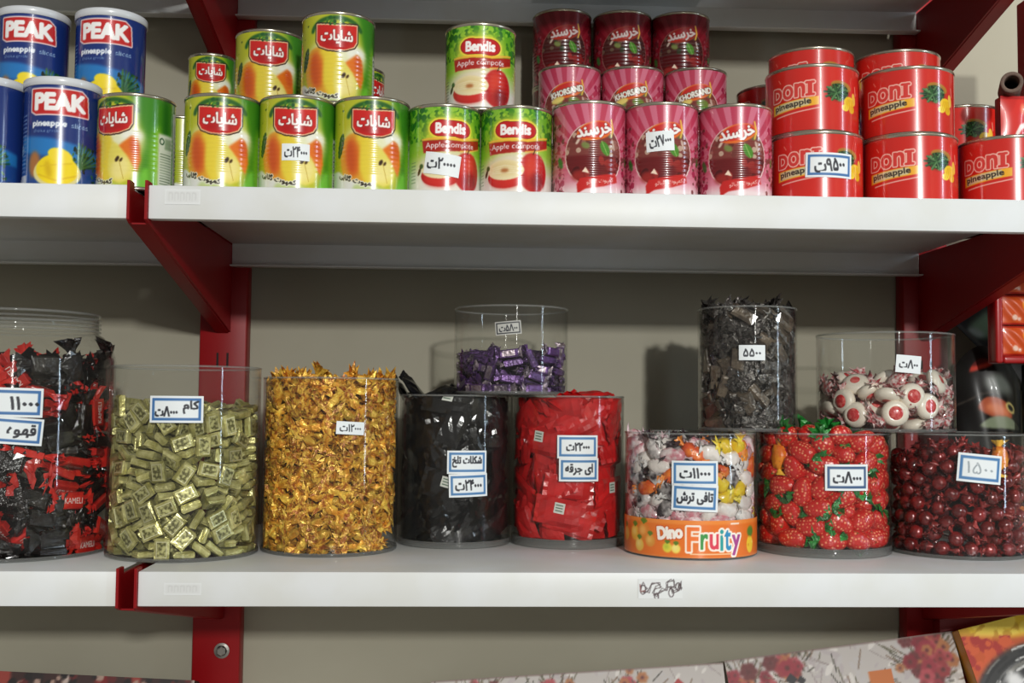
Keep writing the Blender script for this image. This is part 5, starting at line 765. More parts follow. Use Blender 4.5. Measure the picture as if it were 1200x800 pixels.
324,74,817,-44,-88,-10,453,-56,349,8,-29,2,-463,-14,468,-58,-54,59,190,157,1038,-74,-2,54,-280,155,1025,-47,-22,54,472,-120,79,47,69,38,-613,-73,223,-45,31,-64,-607,49,610,-84,-43,5,
-589,152,952,-29,92,14,-208,137,880,33,-26,-83,-616,-14,373,-58,20,-60,29,183,1004,-22,29,-43,591,173,963,55,-64,34,-477,-77,121,70,9,-69,524,58,554,-70,0,-71,612,-29,246,-19,-40,-67,
476,154,840,21,9,58,165,165,865,-47,-47,-74,615,35,408,52,26,59,-429,171,817,11,-81,48,615,-48,81,-56,-61,43,599,142,694,-22,60,18,-582,168,747,-28,-8,-93,426,156,685,-69,-33,29,
436,254,1004,-96,21,-10,460,39,217,-46,-74,-48,-581,122,465,26,6,10,-615,18,79,-4,-22,75,-361,275,924,-21,-71,57,-184,313,1023,31,82,-48,153,302,967,100,-1,-3,-514,321,1011,-64,-72,20,
-493,79,187,5,93,-37,284,348,1066,68,-47,-42,-32,324,930,-19,26,-91,-587,159,308,-44,-76,35,592,159,227,-37,39,-67,537,116,79,91,35,-3,67,432,1039,85,-11,33,275,404,913,-19,51,-35,
-122,464,1016,22,4,-31,411,457,979,-72,25,-49,151,598,1015,1,83,-56,-206,578,918,43,-74,51,-41,612,951,-2,-82,27,],
}
# ------------------------------------------------------------------ candy jars
CLEAR = clear_mat('clear_plastic'); RIMC = clear_mat('clear_plastic_edge', (0.86, 0.88, 0.87), 0.16); BASEC = clear_mat('clear_plastic_base', (0.80, 0.81, 0.80), 0.14)
def jar(X, Y, z0, R, H, label, profile=None, punt=.0017):
    o = empty('candy_jar', (X, Y, z0), label, 'jar', None, math.atan2(CAM[0]-X, Y-CAM[1]))
    m = MB()
    if profile:
        m.lathe(profile, 96); n = MB(); rn = R-.0181
        for zz in (.2265, .2305, .2345, .2385): n.lathe([(rn, zz-.0012), (rn+.0022, zz-.0006), (rn+.0022, zz+.0006), (rn, zz+.0012)], 96)
        n.lathe([(rn-.0022, .2425), (rn+.0012, .2425), (rn+.0016, .2445), (rn-.0005, .2452), (rn-.0024, .2445)], 96, 0, True); link('screw_neck', n.build('screw_neck', RIMC, True), o)
    else: m.lathe([(R, .0025), (R, H-.0012)], 96); m.lathe([(R-.0014, H-.0012), (R-.0014, .0025)], 96)
    link('jar_wall', m.build('jar_wall', CLEAR, True), o)
    if not profile:
        m = MB(); m.lathe([(R+.0003, H-.002), (R+.0005, H-.0006), (R-.0003, H), (R-.0016, H-.0003), (R-.0017, H-.002)], 96, 0, True); link('rim', m.build('rim', RIMC, True), o)
    m = MB(); m.lathe([(0, punt), (R-.003, punt), (R-.0017, punt+.0008), (R-.0012, punt+.0022), (R+.0004, punt+.0022), (R+.0004, .001), (R-.0008, 0), (R-.004, 0), (R-.006, punt-.0007), (0, punt-.0007)], 96); link('base', m.build('base', BASEC, True), o)
    o['r'] = R; o['punt'] = punt; return o
def jar_tag(o, x0, x1, y0, y1, cv, tilt=0.0, name='price_tag', lab='white price tag with blue border'):
    R = o['r']; X, Y, z0 = o.location; th, z = hit_cyl((x0+x1)/2, (y0+y1)/2, X, Y, R+.001); sc = (Y-R-CAM[1])/F_PX
    s = wrap_tag(name, cv, R+.0009, th-o.rotation_euler.z, z-z0, (x1-x0)*sc, (y1-y0)*sc, tilt, o); s['label'] = lab; return s
def ptag(parts, w, **k): return price_canvas(parts, w, 1, **k)
BLUE = (70, 124, 176)
# the big screw-neck jar at the left
R1 = .0966
prof = [(.03, .004), (R1-.008, .004), (R1-.001, .010), (R1, .02), (R1, .196), (R1-.004, .210), (R1-.013, .221), (R1-.0185, .2245), (R1-.0188, .2440),
        (R1-.0200, .2440), (R1-.0200, .2250), (R1-.0145, .2205), (R1-.0055, .2090), (R1-.0016, .1955), (R1-.0016, .02), (R1-.0025, .0115), (.03, .006)]
J1 = jar(-.1600, .140, 0, R1, .244, 'largest clear jar, screw neck, dark red and black candies, at left edge', prof)
J2 = jar(.0170, .128, 0, .0755, .1905, 'clear jar three quarters full of greenish gold foil candies')
J3 = jar(.1622, .164, 0, .0713, .1812, 'clear jar heaped full of yellow and orange twisted candies')
J4 = jar(.2945, .222, 0, .0626, .1650, 'clear jar full of black packets, two blue-edged tags', None, 0.005)
J5 = jar(.4222, .222, 0, .0630, .1650, 'clear jar full of bright red packets, below the purple candy jar', None, 0.008)
J6 = jar(.3565, .215, .1652, .0640, .0970, 'clear jar half full of purple candies, standing on two lower jars')
J7 = jar(.5469, .150, 0, .0694, .1275, 'clear tub with orange printed band and mixed fruit candies')
J8 = jar(.6145, .172, .1282, .0536, .1335, 'tall narrow jar of grey brown wrapped toffees, stacked on lower jars')
J9 = jar(.6945, .165, 0, .0718, .1280, 'clear jar of red strawberry shaped candies with green ends', None, .0075)
J10 = jar(.7692, .175, .1290, .0733, .1060, 'clear jar of white candies with red centres, stacked at right')
J11 = jar(.8400, .156, 0, .0718, .1287, 'clear jar of dark red round candies at right')
jar_tag(J1, -47, 46, 454, 488, ptag([('۱۱۰۰۰', .78, .48, .42, .9, 0), (fa('ت'), -.3, .45, .35, .5, 0)], 2.75), -.02)
jar_tag(J1, -47, 46, 488, 519, ptag([(fa('قهوه'), .72, .5, .5, .95, 0)], 2.9), -.08)
jar_tag(J2, 176, 237, 464, 495, ptag([(fa('کام'), .52, .58, .46, .55, 0), (PRICE('۸۰۰۰'), -.36, .42, .36, .8, 0)], 1.95), 0.0)
jar_tag(J3, 394, 428, 494, 509, ptag([(PRICE('۱۲۰۰۰'), 0, .5, .56, 1.7, 0)], 2.3, border=None), -.05, lab='small white price tag')
jar_tag(J4, 524, 572, 528, 555, ptag([(fa('تلخ')+' '+fa('شکلات'), 0, .52, .46, 1.3, 0)], 1.78, border=BLUE), .0)
jar_tag(J4, 526, 573, 555, 582, ptag([(PRICE('۲۴۰۰۰'), 0, .5, .44, 1.15, 0)], 1.74, border=BLUE), .03)
jar_tag(J5, 653, 702, 510, 537, ptag([(PRICE('۲۲۰۰۰'), 0, .5, .34, 1.0, 0)], 1.8, border=BLUE), .0)
jar_tag(J5, 655, 703, 537, 564, ptag([(fa('جرقه')+' '+fa('ای'), 0, .52, .46, 1.2, 0)], 1.78, border=BLUE), .0)
jar_tag(J6, 580, 611, 376, 392, ptag([(PRICE('۵۸۰۰'), 0, .5, .5, 1.3, 0)], 1.9, border=(44, 46, 50), bw=.09, bg=(178, 178, 172)), .09, lab='small grey price tag with black border')
jar_tag(J7, 787, 842, 540, 569, ptag([(PRICE('۱۱۰۰۰'), 0, .5, .40, 1.2, 0)], 1.88, border=BLUE), .0)
jar_tag(J7, 787, 842, 568, 599, ptag([(fa('ترش')+' '+fa('تافی'), 0, .5, .46, 1.35, 0)], 1.78, border=BLUE), -.04)
jar_tag(J8, 866, 897, 404, 422, ptag([('۵۵۰۰', 0, .5, .5, 1.1, 0)], 1.7, border=None), .0, lab='small white price tag')
jar_tag(J9, 967, 1020, 544, 575, ptag([(PRICE('۸۰۰۰'), 0, .5, .42, 1.1, 0)], 1.72, border=(60, 90, 130)), .0)
jar_tag(J10, 1050, 1080, 416, 437, ptag([(PRICE('۸۰۰'), 0, .5, .46, 1.05, 0)], 1.45, border=None), -.08, lab='small white price tag')
cv = ptag([], 1.6, border=BLUE); cv.text('۱۵۰۰', 0, .5, .4, (150, 160, 166), w=.95, rot=-.05)
jar_tag(J11, 1123, 1175, 532, 566, cv, -.09, lab='white price tag with faded handwriting')
# printed band of the fruit candy tub
hb = .0375; RB = .0699; C = Canvas(2*PI*RB/hb, 1, 62, (232, 118, 40))
C.comp(np.clip((C.YY-.86)/.05, 0, 1), (240, 140, 60)); C.rect(-9, 9, 0, .05, (226, 128, 58))
def fruit(x, y, r, c1, c2):
    C.ell(x, y, r, r, c1, 0, .02); C.ell(x-.2*r, y+.2*r, r*.55, r*.55, c2, 0, .05)
    for k in range(5): C.line([(x, y+r), (x+r*.5*math.cos(.5+k*.5), y+r+.5*r*math.sin(.5+k*.5))], .05, (96, 130, 40), .01)
for sx in (0, -5.9, 5.9):
    fruit(-1.75+sx, .56, .2, (240, 176, 60), (250, 206, 110)); fruit(-1.38+sx, .62, .24, (226, 130, 44), (244, 176, 90)); fruit(-1.55+sx, .26, .17, (236, 190, 80), (246, 214, 130)); fruit(-1.15+sx, .40, .16, (222, 150, 60), (240, 190, 100))
    fruit(-.62+sx, .26, .13, (236, 216, 70), (170, 190, 60)); fruit(-.38+sx, .24, .12, (246, 226, 100), (250, 236, 160)); fruit(-2.3+sx, .5, .2, (236, 190, 80), (246, 214, 130))
    C.text('Dino', -.56+sx, .66, .32, (252, 246, 236), (206, 84, 26), .03, w=.68, rot=.12, bold=.026)
    x = -.10+sx
    for ch, wd, col in (('F', .36, (244, 120, 50)), ('r', .25, (60, 150, 70)), ('u', .30, (224, 70, 90)), ('i', .13, (40, 160, 160)), ('t', .24, (40, 140, 190)), ('y', .33, (170, 60, 140))):
        hh = {'F': .62, 'i': .52, 't': .52, 'y': .52}.get(ch, .38); C.text(ch, x+wd/2, {'y': .34, 'F': .50}.get(ch, .44 if hh < .5 else .48), hh, col, (252, 240, 226), .055, w=wd-.06, bold=.02); x += wd
    C.rect(.0+sx, 1.2+sx, .10, .125, (246, 200, 150)); C.rect(1.15+sx, 1.45+sx, .88, .92, (250, 230, 210))
    C.ell(1.95+sx, .32, .17, .23, (244, 206, 60), 0, .01); C.ell(1.97+sx, .66, .16, .14, (70, 130, 50), 0, .03); C.speck(C.m_ell(1.95+sx, .32, .17, .23), [(226, 170, 40), (250, 226, 120)], 400, .04)
def bpos(U, V): th = (U-.5)*2*PI; return RB*np.sin(th), -RB*np.cos(th), .0022+V*hb
b = link('printed_band', print_mesh('printed_band', C, PLASTP, bpos, True), J7); b['label'] = 'orange band printed with fruit and lettering'

# ------------------------------------------------------------------ candies
def unpack(s):                                  # rows of x, y, z in tenths of a millimetre and the vector of a quaternion in hundredths
    out = []
    for k in range(0, len(s), 6):
        x, y, z, a, b, c = s[k:k+6]; a, b, c = a/100, b/100, c/100
        out.append((Vector((x, y, z))/1e4, Quaternion((math.sqrt(max(0, 1-a*a-b*b-c*c)), a, b, c)).normalized()))
    return out
def jitter(v, a, rg): return [(x+rg.uniform(-a, a), y+rg.uniform(-a, a), z+rg.uniform(-a, a)) for x, y, z in v]
def add_ell(m, L, Wd, H, mi=0, nu=12, nv=7, rg=None, amp=0, power=1.0):
    v = [(-L/2, 0, 0)]; f = []
    for j in range(1, nv):
        t = PI*j/nv; r = math.sin(t)**power
        v += [(-L/2*math.cos(t), r*Wd/2*math.cos(2*PI*i/nu), r*H/2*math.sin(2*PI*i/nu)) for i in range(nu)]
    v.append((L/2, 0, 0)); n = len(v)
    for i in range(nu): f.append((0, 1+(i+1) % nu, 1+i)); f.append((n-1, n-1-nu+i, n-1-nu+(i+1) % nu))
    for j in range(nv-2):
        for i in range(nu): a = 1+j*nu; f.append((a+i, a+(i+1) % nu, a+nu+(i+1) % nu, a+nu+i))
    m.add(jitter(v, amp, rg) if rg else v, f, mi)
def add_fan(m, x0, d, ln, r0, r1, flat, mi, rg, n=14, twist=0.0):        # a pleated wrapper end, d = +1 or -1
    rings = [(0, r0, .1), (.35, r0*1.0+(r1-r0)*.25, .35), (.7, r0+(r1-r0)*.65, .6), (1.0, r1, .75)]; v = []; f = []
    ph = rg.uniform(0, 6); bend = rg.uniform(-.4, .4)*ln
    for t, r, pl in rings:
        for i in range(n):
            a = 2*PI*i/n; rr = r*(1+(pl*.55 if i % 2 else -pl*.55)+rg.uniform(-.12, .12)*t); x = x0+d*ln*t*(1+rg.uniform(-.15, .15)*(t > .9))
            v.append((x, rr*math.cos(a+ph)+bend*t*t, rr*flat*math.sin(a+ph)+rg.uniform(-.2, .2)*r1*t*.3))
    for j in range(3):
        for i in range(n):
            q = (j*n+i, j*n+(i+1) % n, (j+1)*n+(i+1) % n, (j+1)*n+i); f.append(q if d > 0 else q[::-1])
    m.add(v, f, mi)
def add_brick(m, L, Wd, H, mi, rg, amp=.0004, b=.0012, panel=None, pm=1):
    k = lambda v: v
    xs, ys, zs = L/2, Wd/2, H/2; v = []
    for z, e in ((-zs, b), (-zs+b, 0), (zs-b, 0), (zs, b)):
        v += [(-xs+e, -ys+e, z), (xs-e, -ys+e, z), (xs-e, ys-e, z), (-xs+e, ys-e, z)]
    v = jitter(v, amp, rg); f = [(3, 2, 1, 0), (12, 13, 14, 15)]
    for j in range(3):
        for i in range(4): f.append((j*4+i, j*4+(i+1) % 4, (j+1)*4+(i+1) % 4, (j+1)*4+i))
    m.add(v, f, mi)
    if panel:
        for s in (-1, 1):
            px, py = panel; z = s*(zs+.0003); ins = .0009
            q = [(-px, -py, z), (px, -py, z), (px, py, z), (-px, py, z)]; m.add(q, [(0, 1, 2, 3) if s > 0 else (3, 2, 1, 0)], pm)
            q = [(-px+ins, -py+ins, z+s*.0002), (px-ins, -py+ins, z+s*.0002), (px-ins, py-ins, z+s*.0002), (-px+ins, py-ins, z+s*.0002)]; m.add(q, [(0, 1, 2, 3) if s > 0 else (3, 2, 1, 0)], pm+1)
def add_text(m, st, w, h, z, mi):
    v, t, sz = text_tris(st)
    for s in (1, -1):
        m.add([(s*a/sz[0]*w, b/sz[1]*h, s*z) for a, b in v], [tuple(q) if s > 0 else tuple(q[::-1]) for q in t.tolist()], mi)
def foil(name, c, c2=None, rough=.3, metal=.5, vary=.25, bump=.5, bs=260, coat=0.0, cs=90): return mat(name, c, rough, metal, coat, vary, bump, bs, color2=c2, cscale=cs)
def place(o, J, p, q, first=[]):
    o.rotation_mode = 'QUATERNION'; o.rotation_quaternion = q; o.location = (J.location.x+p.x, J.location.y+p.y, J.location.z+J['punt']+.0001+p.z)
def fill_jar(J, key, name, protos, cat, group, pick, children=None, smooth=True, skip=None):
    rg = random.Random(key)
    for k, (p, q) in enumerate(unpack(PACK[key])):
        w = pick(k, rg, p); me, lab = protos[w]
        if me.name not in _co: a = np.zeros(len(me.vertices)*3); me.vertices.foreach_get('co', a); _co[me.name] = a.reshape(-1, 3)
        M = np.array(q.to_matrix()); wv = _co[me.name]@M.T+np.array(p); rr = np.hypot(wv[:, 0], wv[:, 1]); R = J['r']-.0022
        if (rr > R).any() or (wv[:, 2] < .0002).any():            # wrapper ends fold flat against the plastic
            s = np.minimum(1, R/np.maximum(rr, 1e-6)); wv[:, 0] *= s; wv[:, 1] *= s; wv[:, 2] = np.maximum(wv[:, 2], .0002)
            me = me.copy(); me.vertices.foreach_set('co', ((wv-np.array(p))@M).ravel()); me.update()
        o = bpy.data.objects.new(name, me); COL.objects.link(o); tag(o, lab, cat, group); place(o, J, p, q)
        if children:
            for cn, cme in children(w):
                a = np.zeros(len(cme.vertices)*3); cme.vertices.foreach_get('co', a); wv = a.reshape(-1, 3)@M.T+np.array(p); rr = np.hypot(wv[:, 0], wv[:, 1])
                if (rr > R).any(): s = np.minimum(1, R/np.maximum(rr, 1e-6)); wv[:, 0] *= s; wv[:, 1] *= s; cme = cme.copy(); cme.vertices.foreach_set('co', ((wv-np.array(p))@M).ravel()); cme.update()
                link(cn, cme, o)
_co = {}
def many(fn, n): return [fn(random.Random(100+i)) for i in range(n)]
# greenish gold foil bricks
GF = foil('green_gold_foil', (220, 214, 150), (176, 170, 102), .28, .45, .3); GP = foil('gold_panel', (226, 222, 176), None, .3, .5, .25, .3); GD = foil('dark_panel', (92, 88, 46), (196, 192, 130), .4, .3, .2, .2, 260, 0, 300)
def gold_brick(rg):
    m = MB(); add_brick(m, .0200, .0142, .0074, 0, rg, .0009, .0016, (.0078, .0052), 1)
    for s in (-1, 1): m.add(jitter([(s*.0095, -.0065, .001), (s*.0106, -.006, 0), (s*.0106, .006, 0), (s*.0095, .0065, .001)], .0004, rg), [(0, 1, 2, 3)], 0)
    return m.build('foil_candy', [GF, GP, GD])
P = [(m, 'small greenish gold foil candy brick in the jar by the red post') for m in many(gold_brick, 5)]
fill_jar(J2, 'J2', 'foil_candy', P, 'candy', 'greenish gold candies', lambda k, rg, p: rg.randrange(5))
# yellow twisted candies
YF1 = foil('yellow_foil', (250, 208, 84), (222, 152, 44), .32, .25, .25, .6, 300); YF2 = foil('amber_foil', (250, 200, 80), (168, 92, 28), .32, .2, .3, .7, 300, 0, 170)
def gold_twist(rg):
    m = MB(); add_ell(m, .016, .0105, .0095, 0, 9, 6, rg, .0012)
    for d in (-1, 1):
        add_fan(m, d*.0060, d, rg.uniform(.009, .012), .0024, rg.uniform(.0090, .0120), .8, 1, rg, 16); add_fan(m, d*.0058, d, rg.uniform(.006, .008), .0020, rg.uniform(.0080, .0110), .8, 0, rg, 12)
    return m.build('twist_candy', [YF1, YF2])
P = [(m, 'yellow and orange twist-wrapped candy in the heaped gold jar') for m in many(gold_twist, 6)]
fill_jar(J3, 'J3', 'twist_candy', P, 'candy', 'yellow twist candies', lambda k, rg, p: rg.randrange(6))
# dark red and black wrapped candies
RW = foil('red_wrapper', (206, 44, 32), (184, 30, 26), .28, 0, .2, .3, 200, .5); BW = foil('black_wrapper', (12, 9, 9), (28, 19, 18), .18, .1, .3, .8, 260, .6, 120); WT = mat('white_print', (240, 226, 220), .4)
def red_choc(rg):
    m = MB(); add_brick(m, .027, .0175, .008, 0, rg, .0006, .0014); add_text(m, 'KAMELI', .021, .0058, .0046, 2)
    for d in (-1, 1): add_fan(m, d*.0128, d, rg.uniform(.010, .014), .0035, rg.uniform(.008, .011), .4, rg.choice([1, 1, 0]), rg)
    return m.build('chocolate_candy', [RW, BW, WT])
def black_choc(rg):
    m = MB(); add_brick(m, .027, .0165, .0085, 1, rg, .0012, .0018)
    for d in (-1, 1): add_fan(m, d*.0128, d, rg.uniform(.011, .015), .0035, rg.uniform(.009, .013), .45, rg.choice([1, 1, 1, 0]), rg)
    return m.build('chocolate_candy', [RW, BW, WT])
P = [(m, 'red wrapped chocolate with white lettering in the large left jar') for m in many(red_choc, 4)]+[(m, 'black wrapped chocolate in the large left jar') for m in many(black_choc, 4)]
fill_jar(J1, 'J1', 'chocolate_candy', P, 'candy', 'dark chocolates in the large jar', lambda k, rg, p: rg.randrange(4) if rg.random() < .42 else 4+rg.randrange(4))
# black packets and red packets
BP = foil('black_packet', (9, 9, 10), (15, 14, 16), .2, .0, .3, .5, 70, .4, 60); RP = foil('red_packet', (206, 24, 26), (186, 16, 20), .3, 0, .15, .6, 60, .4, 60); CARD = mat('white_card', (214, 216, 208), .5); INK = mat('grey_ink', (96, 120, 100), .5)
def packet(mt, sq):
    def fn(rg):
        m = MB(); L, Wd, H = .046, .030, .008; n = 7; v = []; f = []
        for s in (1, -1):
            b = len(v)
            for j in range(n):
                for i in range(n):
                    u, w = i/(n-1)*2-1, j/(n-1)*2-1; e = (1-u**4)*(1-w**4)
                    v.append((u*L/2, w*Wd/2, s*(H/2*e+.0002)+rg.uniform(-.0008, .0008)*(e > .05)))
            for j in range(n-1):
                for i in range(n-1):
                    q = (b+j*n+i, b+j*n+i+1, b+(j+1)*n+i+1, b+(j+1)*n+i); f.append(q if s > 0 else q[::-1])
        m.add(v, f, 0)
        for d in (-1, 1):       # crimped end strips
            c = [(d*L/2, -Wd/2+Wd*k/6, (.0009 if k % 2 else -.0009)) for k in range(7)]+[(d*(L/2+.005), -Wd/2+Wd*k/6, (.0012 if k % 2 else -.0012)) for k in range(7)]
            m.add(c, [(k, k+1, k+8, k+7) for k in range(6)], 0)
        if sq:
            for s in (1, -1):
                z = s*(H/2+.0008); x0, y0 = rg.uniform(-.008, .004), rg.uniform(-.005, .0); a = .0115
                m.add([(x0, y0, z), (x0+a, y0, z), (x0+a, y0+a, z), (x0, y0+a, z)], [(0, 1, 2, 3) if s > 0 else (3, 2, 1, 0)], 1)
                for k in range(3): z2 = z+s*.0002; yy = y0+.0022+k*.003; m.add([(x0+.0015, yy, z2), (x0+a-.002, yy, z2), (x0+a-.002, yy+.0012, z2), (x0+.0015, yy+.0012, z2)], [(0, 1, 2, 3) if s > 0 else (3, 2, 1, 0)], 2)
        return m.build('sweet_packet', [mt, CARD, INK])
    return fn
for J, key, mt, nm in ((J4, 'J4', BP, 'black'), (J5, 'J5', RP, 'red')):
    P = [(m, '%s packet in the jar of %s packets' % (('shiny black', 'black') if nm == 'black' else ('shiny red', 'bright red'))) for m in many(packet(mt, False), 4)]+[(m, '%s packet with a small white square, in the %s jar' % (nm, nm)) for m in many(packet(mt, True), 2)]
    rg = random.Random(key+nm); R = J['r']; grp = '%s packets' % nm; ring = []
    inner = [r for k in range(0, len(PACK[key]), 6) for r in [PACK[key][k:k+6]] if math.hypot(r[0], r[1]) < (330 if r[2] < 1330 else 400)]
    for a, z in enumerate(np.arange(.017, .150, .0185)):
        for b_ in range(9):
            th = math.radians(-135+33*b_+(18 if a % 2 else 0)+rg.uniform(-6, 6)); roll = rg.uniform(-.55, .55) if rg.random() < .6 else PI/2+rg.uniform(-.5, .5)
            ring.append([th, float(z)+rg.uniform(-.004, .004), roll, .0115+rg.uniform(0, .004)+(.0055 if (a+b_) % 2 else 0)-(.0045 if abs(th) > 1.0 else 0), False])
    face = J.rotation_euler.z
    for x, y in ((523, 474), (521, 576)) if nm == 'black' else ((628, 525), (654, 610), (722, 585)):
        th, z = hit_cyl(x, y, J.location.x, J.location.y, R); k = min(range(len(ring)), key=lambda k: (ring[k][0]-th)**2*R*R+(ring[k][1]-z)**2); ring[k] = [th, z, rg.uniform(-.3, .3), .0095, True]
    sq = iter(range(9))
    for th, z, roll, dep, s in ring:
        n_ = Vector((math.sin(th), -math.cos(th), 0)); t_ = Vector((math.cos(th), math.sin(th), 0)); z_ = Vector((0, 0, 1)); x_ = t_*math.cos(roll)+z_*math.sin(roll); y_ = n_.cross(x_); k0, k1 = (0, 0) if s else (rg.uniform(-.38, .38), rg.uniform(-.38, .38))
        M = Matrix((x_, y_, n_)).transposed()@Matrix.Rotation(k0, 3, 'X')@Matrix.Rotation(k1, 3, 'Y'); c = n_*(R-dep)+z_*z; me, lab = P[4+rg.randrange(2) if s else rg.randrange(4)]; me = me.copy()
        a = np.zeros(len(me.vertices)*3); me.vertices.foreach_get('co', a); wv = a.reshape(-1, 3)@np.array(M).T+np.array(c); rr = np.hypot(wv[:, 0], wv[:, 1]); lim = R-.0024
        out = wv[:, 0]*n_.x+wv[:, 1]*n_.y-(R-dep); f = np.where(rr > lim, (lim+np.clip(out, -.012, .004)*.12-.0006)/np.maximum(rr, 1e-6), 1); wv[:, 0] *= f; wv[:, 1] *= f; wv[:, 2] = np.clip(wv[:, 2], .0003, .1625-J['punt'])
        me.vertices.foreach_set('co', ((wv-np.array(c))@np.array(M)).ravel()); me.update()
        o = bpy.data.objects.new('sweet_packet', me); COL.objects.link(o); tag(o, lab, 'packet', grp); place(o, J, c, M.to_quaternion())
    PACK[key] = [v for r in inner for v in r]
    fill_jar(J, key, 'sweet_packet', P, 'packet', grp, lambda k, rg, p: rg.randrange(4))
    spots = {'black': [(488, 460, .205, (.5, .9, .3), 0), (520, 461, .200, (.25, -.3, .9), 0), (476, 466, .235, (.2, 1.1, .2), 1), (506, 467, .245, (.1, .2, .5), 2)], 'red': [(688, 463, .205, (.12, -.08, .15), 0), (704, 470, .235, (-.1, .2, .9), 1), (694, 469, .262, (.2, .1, -.3), 2)]}[nm]
    for x, y, Y, e, v in spots:
        o = bpy.data.objects.new('sweet_packet', P[v][0]); COL.objects.link(o); o.location = at(x, y, Y); o.rotation_euler = e
        tag(o, '%s packet lying on the heap above the rim of the %s jar' % (nm, nm), 'packet', '%s packets' % nm)
# purple bars
PU = foil('purple_foil', (104, 70, 128), (74, 50, 92), .28, .4, .3, .6, 260); SI = foil('silver_foil', (186, 170, 178), (120, 104, 120), .3, .6, .3, .7, 300)
def purple_bar(rg):
    m = MB(); add_brick(m, .020, .0088, .0078, 0, rg, .0006, .0014)
    for d in (-1, 1): add_fan(m, d*.0098, d, rg.uniform(.004, .007), .003, rg.uniform(.005, .0065), .5, rg.choice([0, 1]), rg, 10)
    for s in (-1, 1): m.add([(-.007, -.003, s*.0042), (.007, -.003, s*.0042), (.007, .003, s*.0042), (-.007, .003, s*.0042)], [(0, 1, 2, 3) if s > 0 else (3, 2, 1, 0)], rg.choice([0, 1]))
    return m.build('bar_candy', [PU, SI])
P = [(m, 'small purple and silver foil bar in the raised purple jar') for m in many(purple_bar, 5)]
fill_jar(J6, 'J6', 'bar_candy', P, 'candy', 'purple candies', lambda k, rg, p: rg.randrange(5))
# mixed fruit candies
FR = [('white', foil('white_wrap', (222, 214, 208), (236, 226, 220), .35, 0, .1, .5, 200, .4), foil('white_wrap_end', (226, 222, 220), None, .3, 0, .1, .4, 200, .3)), ('pink and white', foil('pink_wrap', (206, 128, 140), (232, 214, 214), .35, 0, .12, .5, 200, .4, 110), foil('pink_wrap_end', (224, 196, 200), None, .3, 0, .1, .4, 200, .3)),
      ('yellow', foil('yellow_wrap', (236, 206, 40), (226, 186, 30), .3, 0, .12, .5, 200, .4), foil('yellow_wrap_end', (240, 216, 70), None, .3, 0, .1, .4, 200, .3)), ('black and white', foil('black_wrap', (48, 36, 42), (216, 208, 206), .3, 0, .2, .5, 200, .4, 70), foil('black_wrap_end', (60, 46, 52), None, .3, 0, .1, .4, 200, .3)),
      ('orange', foil('orange_wrap', (232, 124, 40), (214, 80, 36), .3, 0, .12, .5, 200, .4), foil('orange_wrap_end', (236, 140, 60), None, .3, 0, .1, .4, 200, .3))]
def fruity(a, b):
    def fn(rg):
        m = MB(); add_ell(m, .0260, .0185, .0150, 0, 12, 7, rg, .0016, .6)
        for d in (-1, 1): add_fan(m, d*.0115, d, rg.uniform(.006, .010), .002, rg.uniform(.006, .009), .5, 1, rg, 12)
        return m.build('fruit_candy', [a, b], True)
    return fn
P = []
for nm, a, b in FR: P += [(m, '%s wrapped fruit candy in the tub with orange band' % nm) for m in many(fruity(a, b), 2)]
def pick7(k, rg, p):
    r = rg.random(); right = p.x > .012; ch = (0 if r < .34 else 2 if r < .66 else 1 if r < .84 else 3 if r < .95 else 4) if right else (0 if r < .34 else 1 if r < .72 else 2 if r < .78 and p.z < .065 else 3 if r < .96 else 4)
    return ch*2+rg.randrange(2)
fill_jar(J7, 'J7', 'fruit_candy', P, 'candy', 'mixed fruit candies', pick7)
# grey brown toffees
TB = foil('toffee_wrap', (60, 50, 42), (98, 86, 72), .3, .1, .35, .8, 200, .5, 110); TS = foil('clear_silver_wrap', (96, 92, 88), (44, 38, 36), .22, .5, .35, .9, 300, .3, 160)
def toffee(rg):
    m = MB(); add_brick(m, .026, .0140, .0120, rg.choice([0, 1, 1]), rg, .0020, .003)
    for d in (-1, 1): add_fan(m, d*.012, d, rg.uniform(.008, .013), .003, rg.uniform(.008, .012), .6, 1, rg, 12)
    return m.build('toffee', [TB, TS])
P = [(m, 'grey brown toffee in crinkled wrapper in the tall narrow jar') for m in many(toffee, 6)]
fill_jar(J8, 'J8', 'toffee', P, 'candy', 'grey brown toffees', lambda k, rg, p: rg.randrange(6))
# strawberries
SB = bpy.data.materials.new('strawberry_foil'); SB.use_nodes = True; nt = SB.node_tree; p = nt.nodes['Principled BSDF']; p.inputs['Roughness'].default_value = .28; p.inputs['Coat Weight'].default_value = .4
tc = nt.nodes.new('ShaderNodeTexCoord'); vo = nt.nodes.new('ShaderNodeTexVoronoi'); vo.inputs['Scale'].default_value = 270; vo.inputs['Randomness'].default_value = .45; rp = nt.nodes.new('ShaderNodeValToRGB')
rp.color_ramp.elements[0].position = .20; rp.color_ramp.elements[0].color = rgb(240, 150, 110); rp.color_ramp.elements[1].position = .40; rp.color_ramp.elements[1].color = rgb(200, 28, 24)
nt.links.new(tc.outputs['Object'], vo.inputs['Vector']); nt.links.new(vo.outputs['Distance'], rp.inputs['Fac']); nt.links.new(rp.outputs['Color'], p.inputs['Base Color'])
bmp = nt.nodes.new('ShaderNodeBump'); bmp.inputs['Strength'].default_value = .5; bmp.inputs['Distance'].default_value = .001; nt.links.new(vo.outputs['Distance'], bmp.inputs['Height']); nt.links.new(bmp.outputs['Normal'], p.inputs['Normal'])
GL = foil('green_leaf_foil', (40, 136, 52), (22, 96, 36), .3, .1, .25, .6, 300, .4)
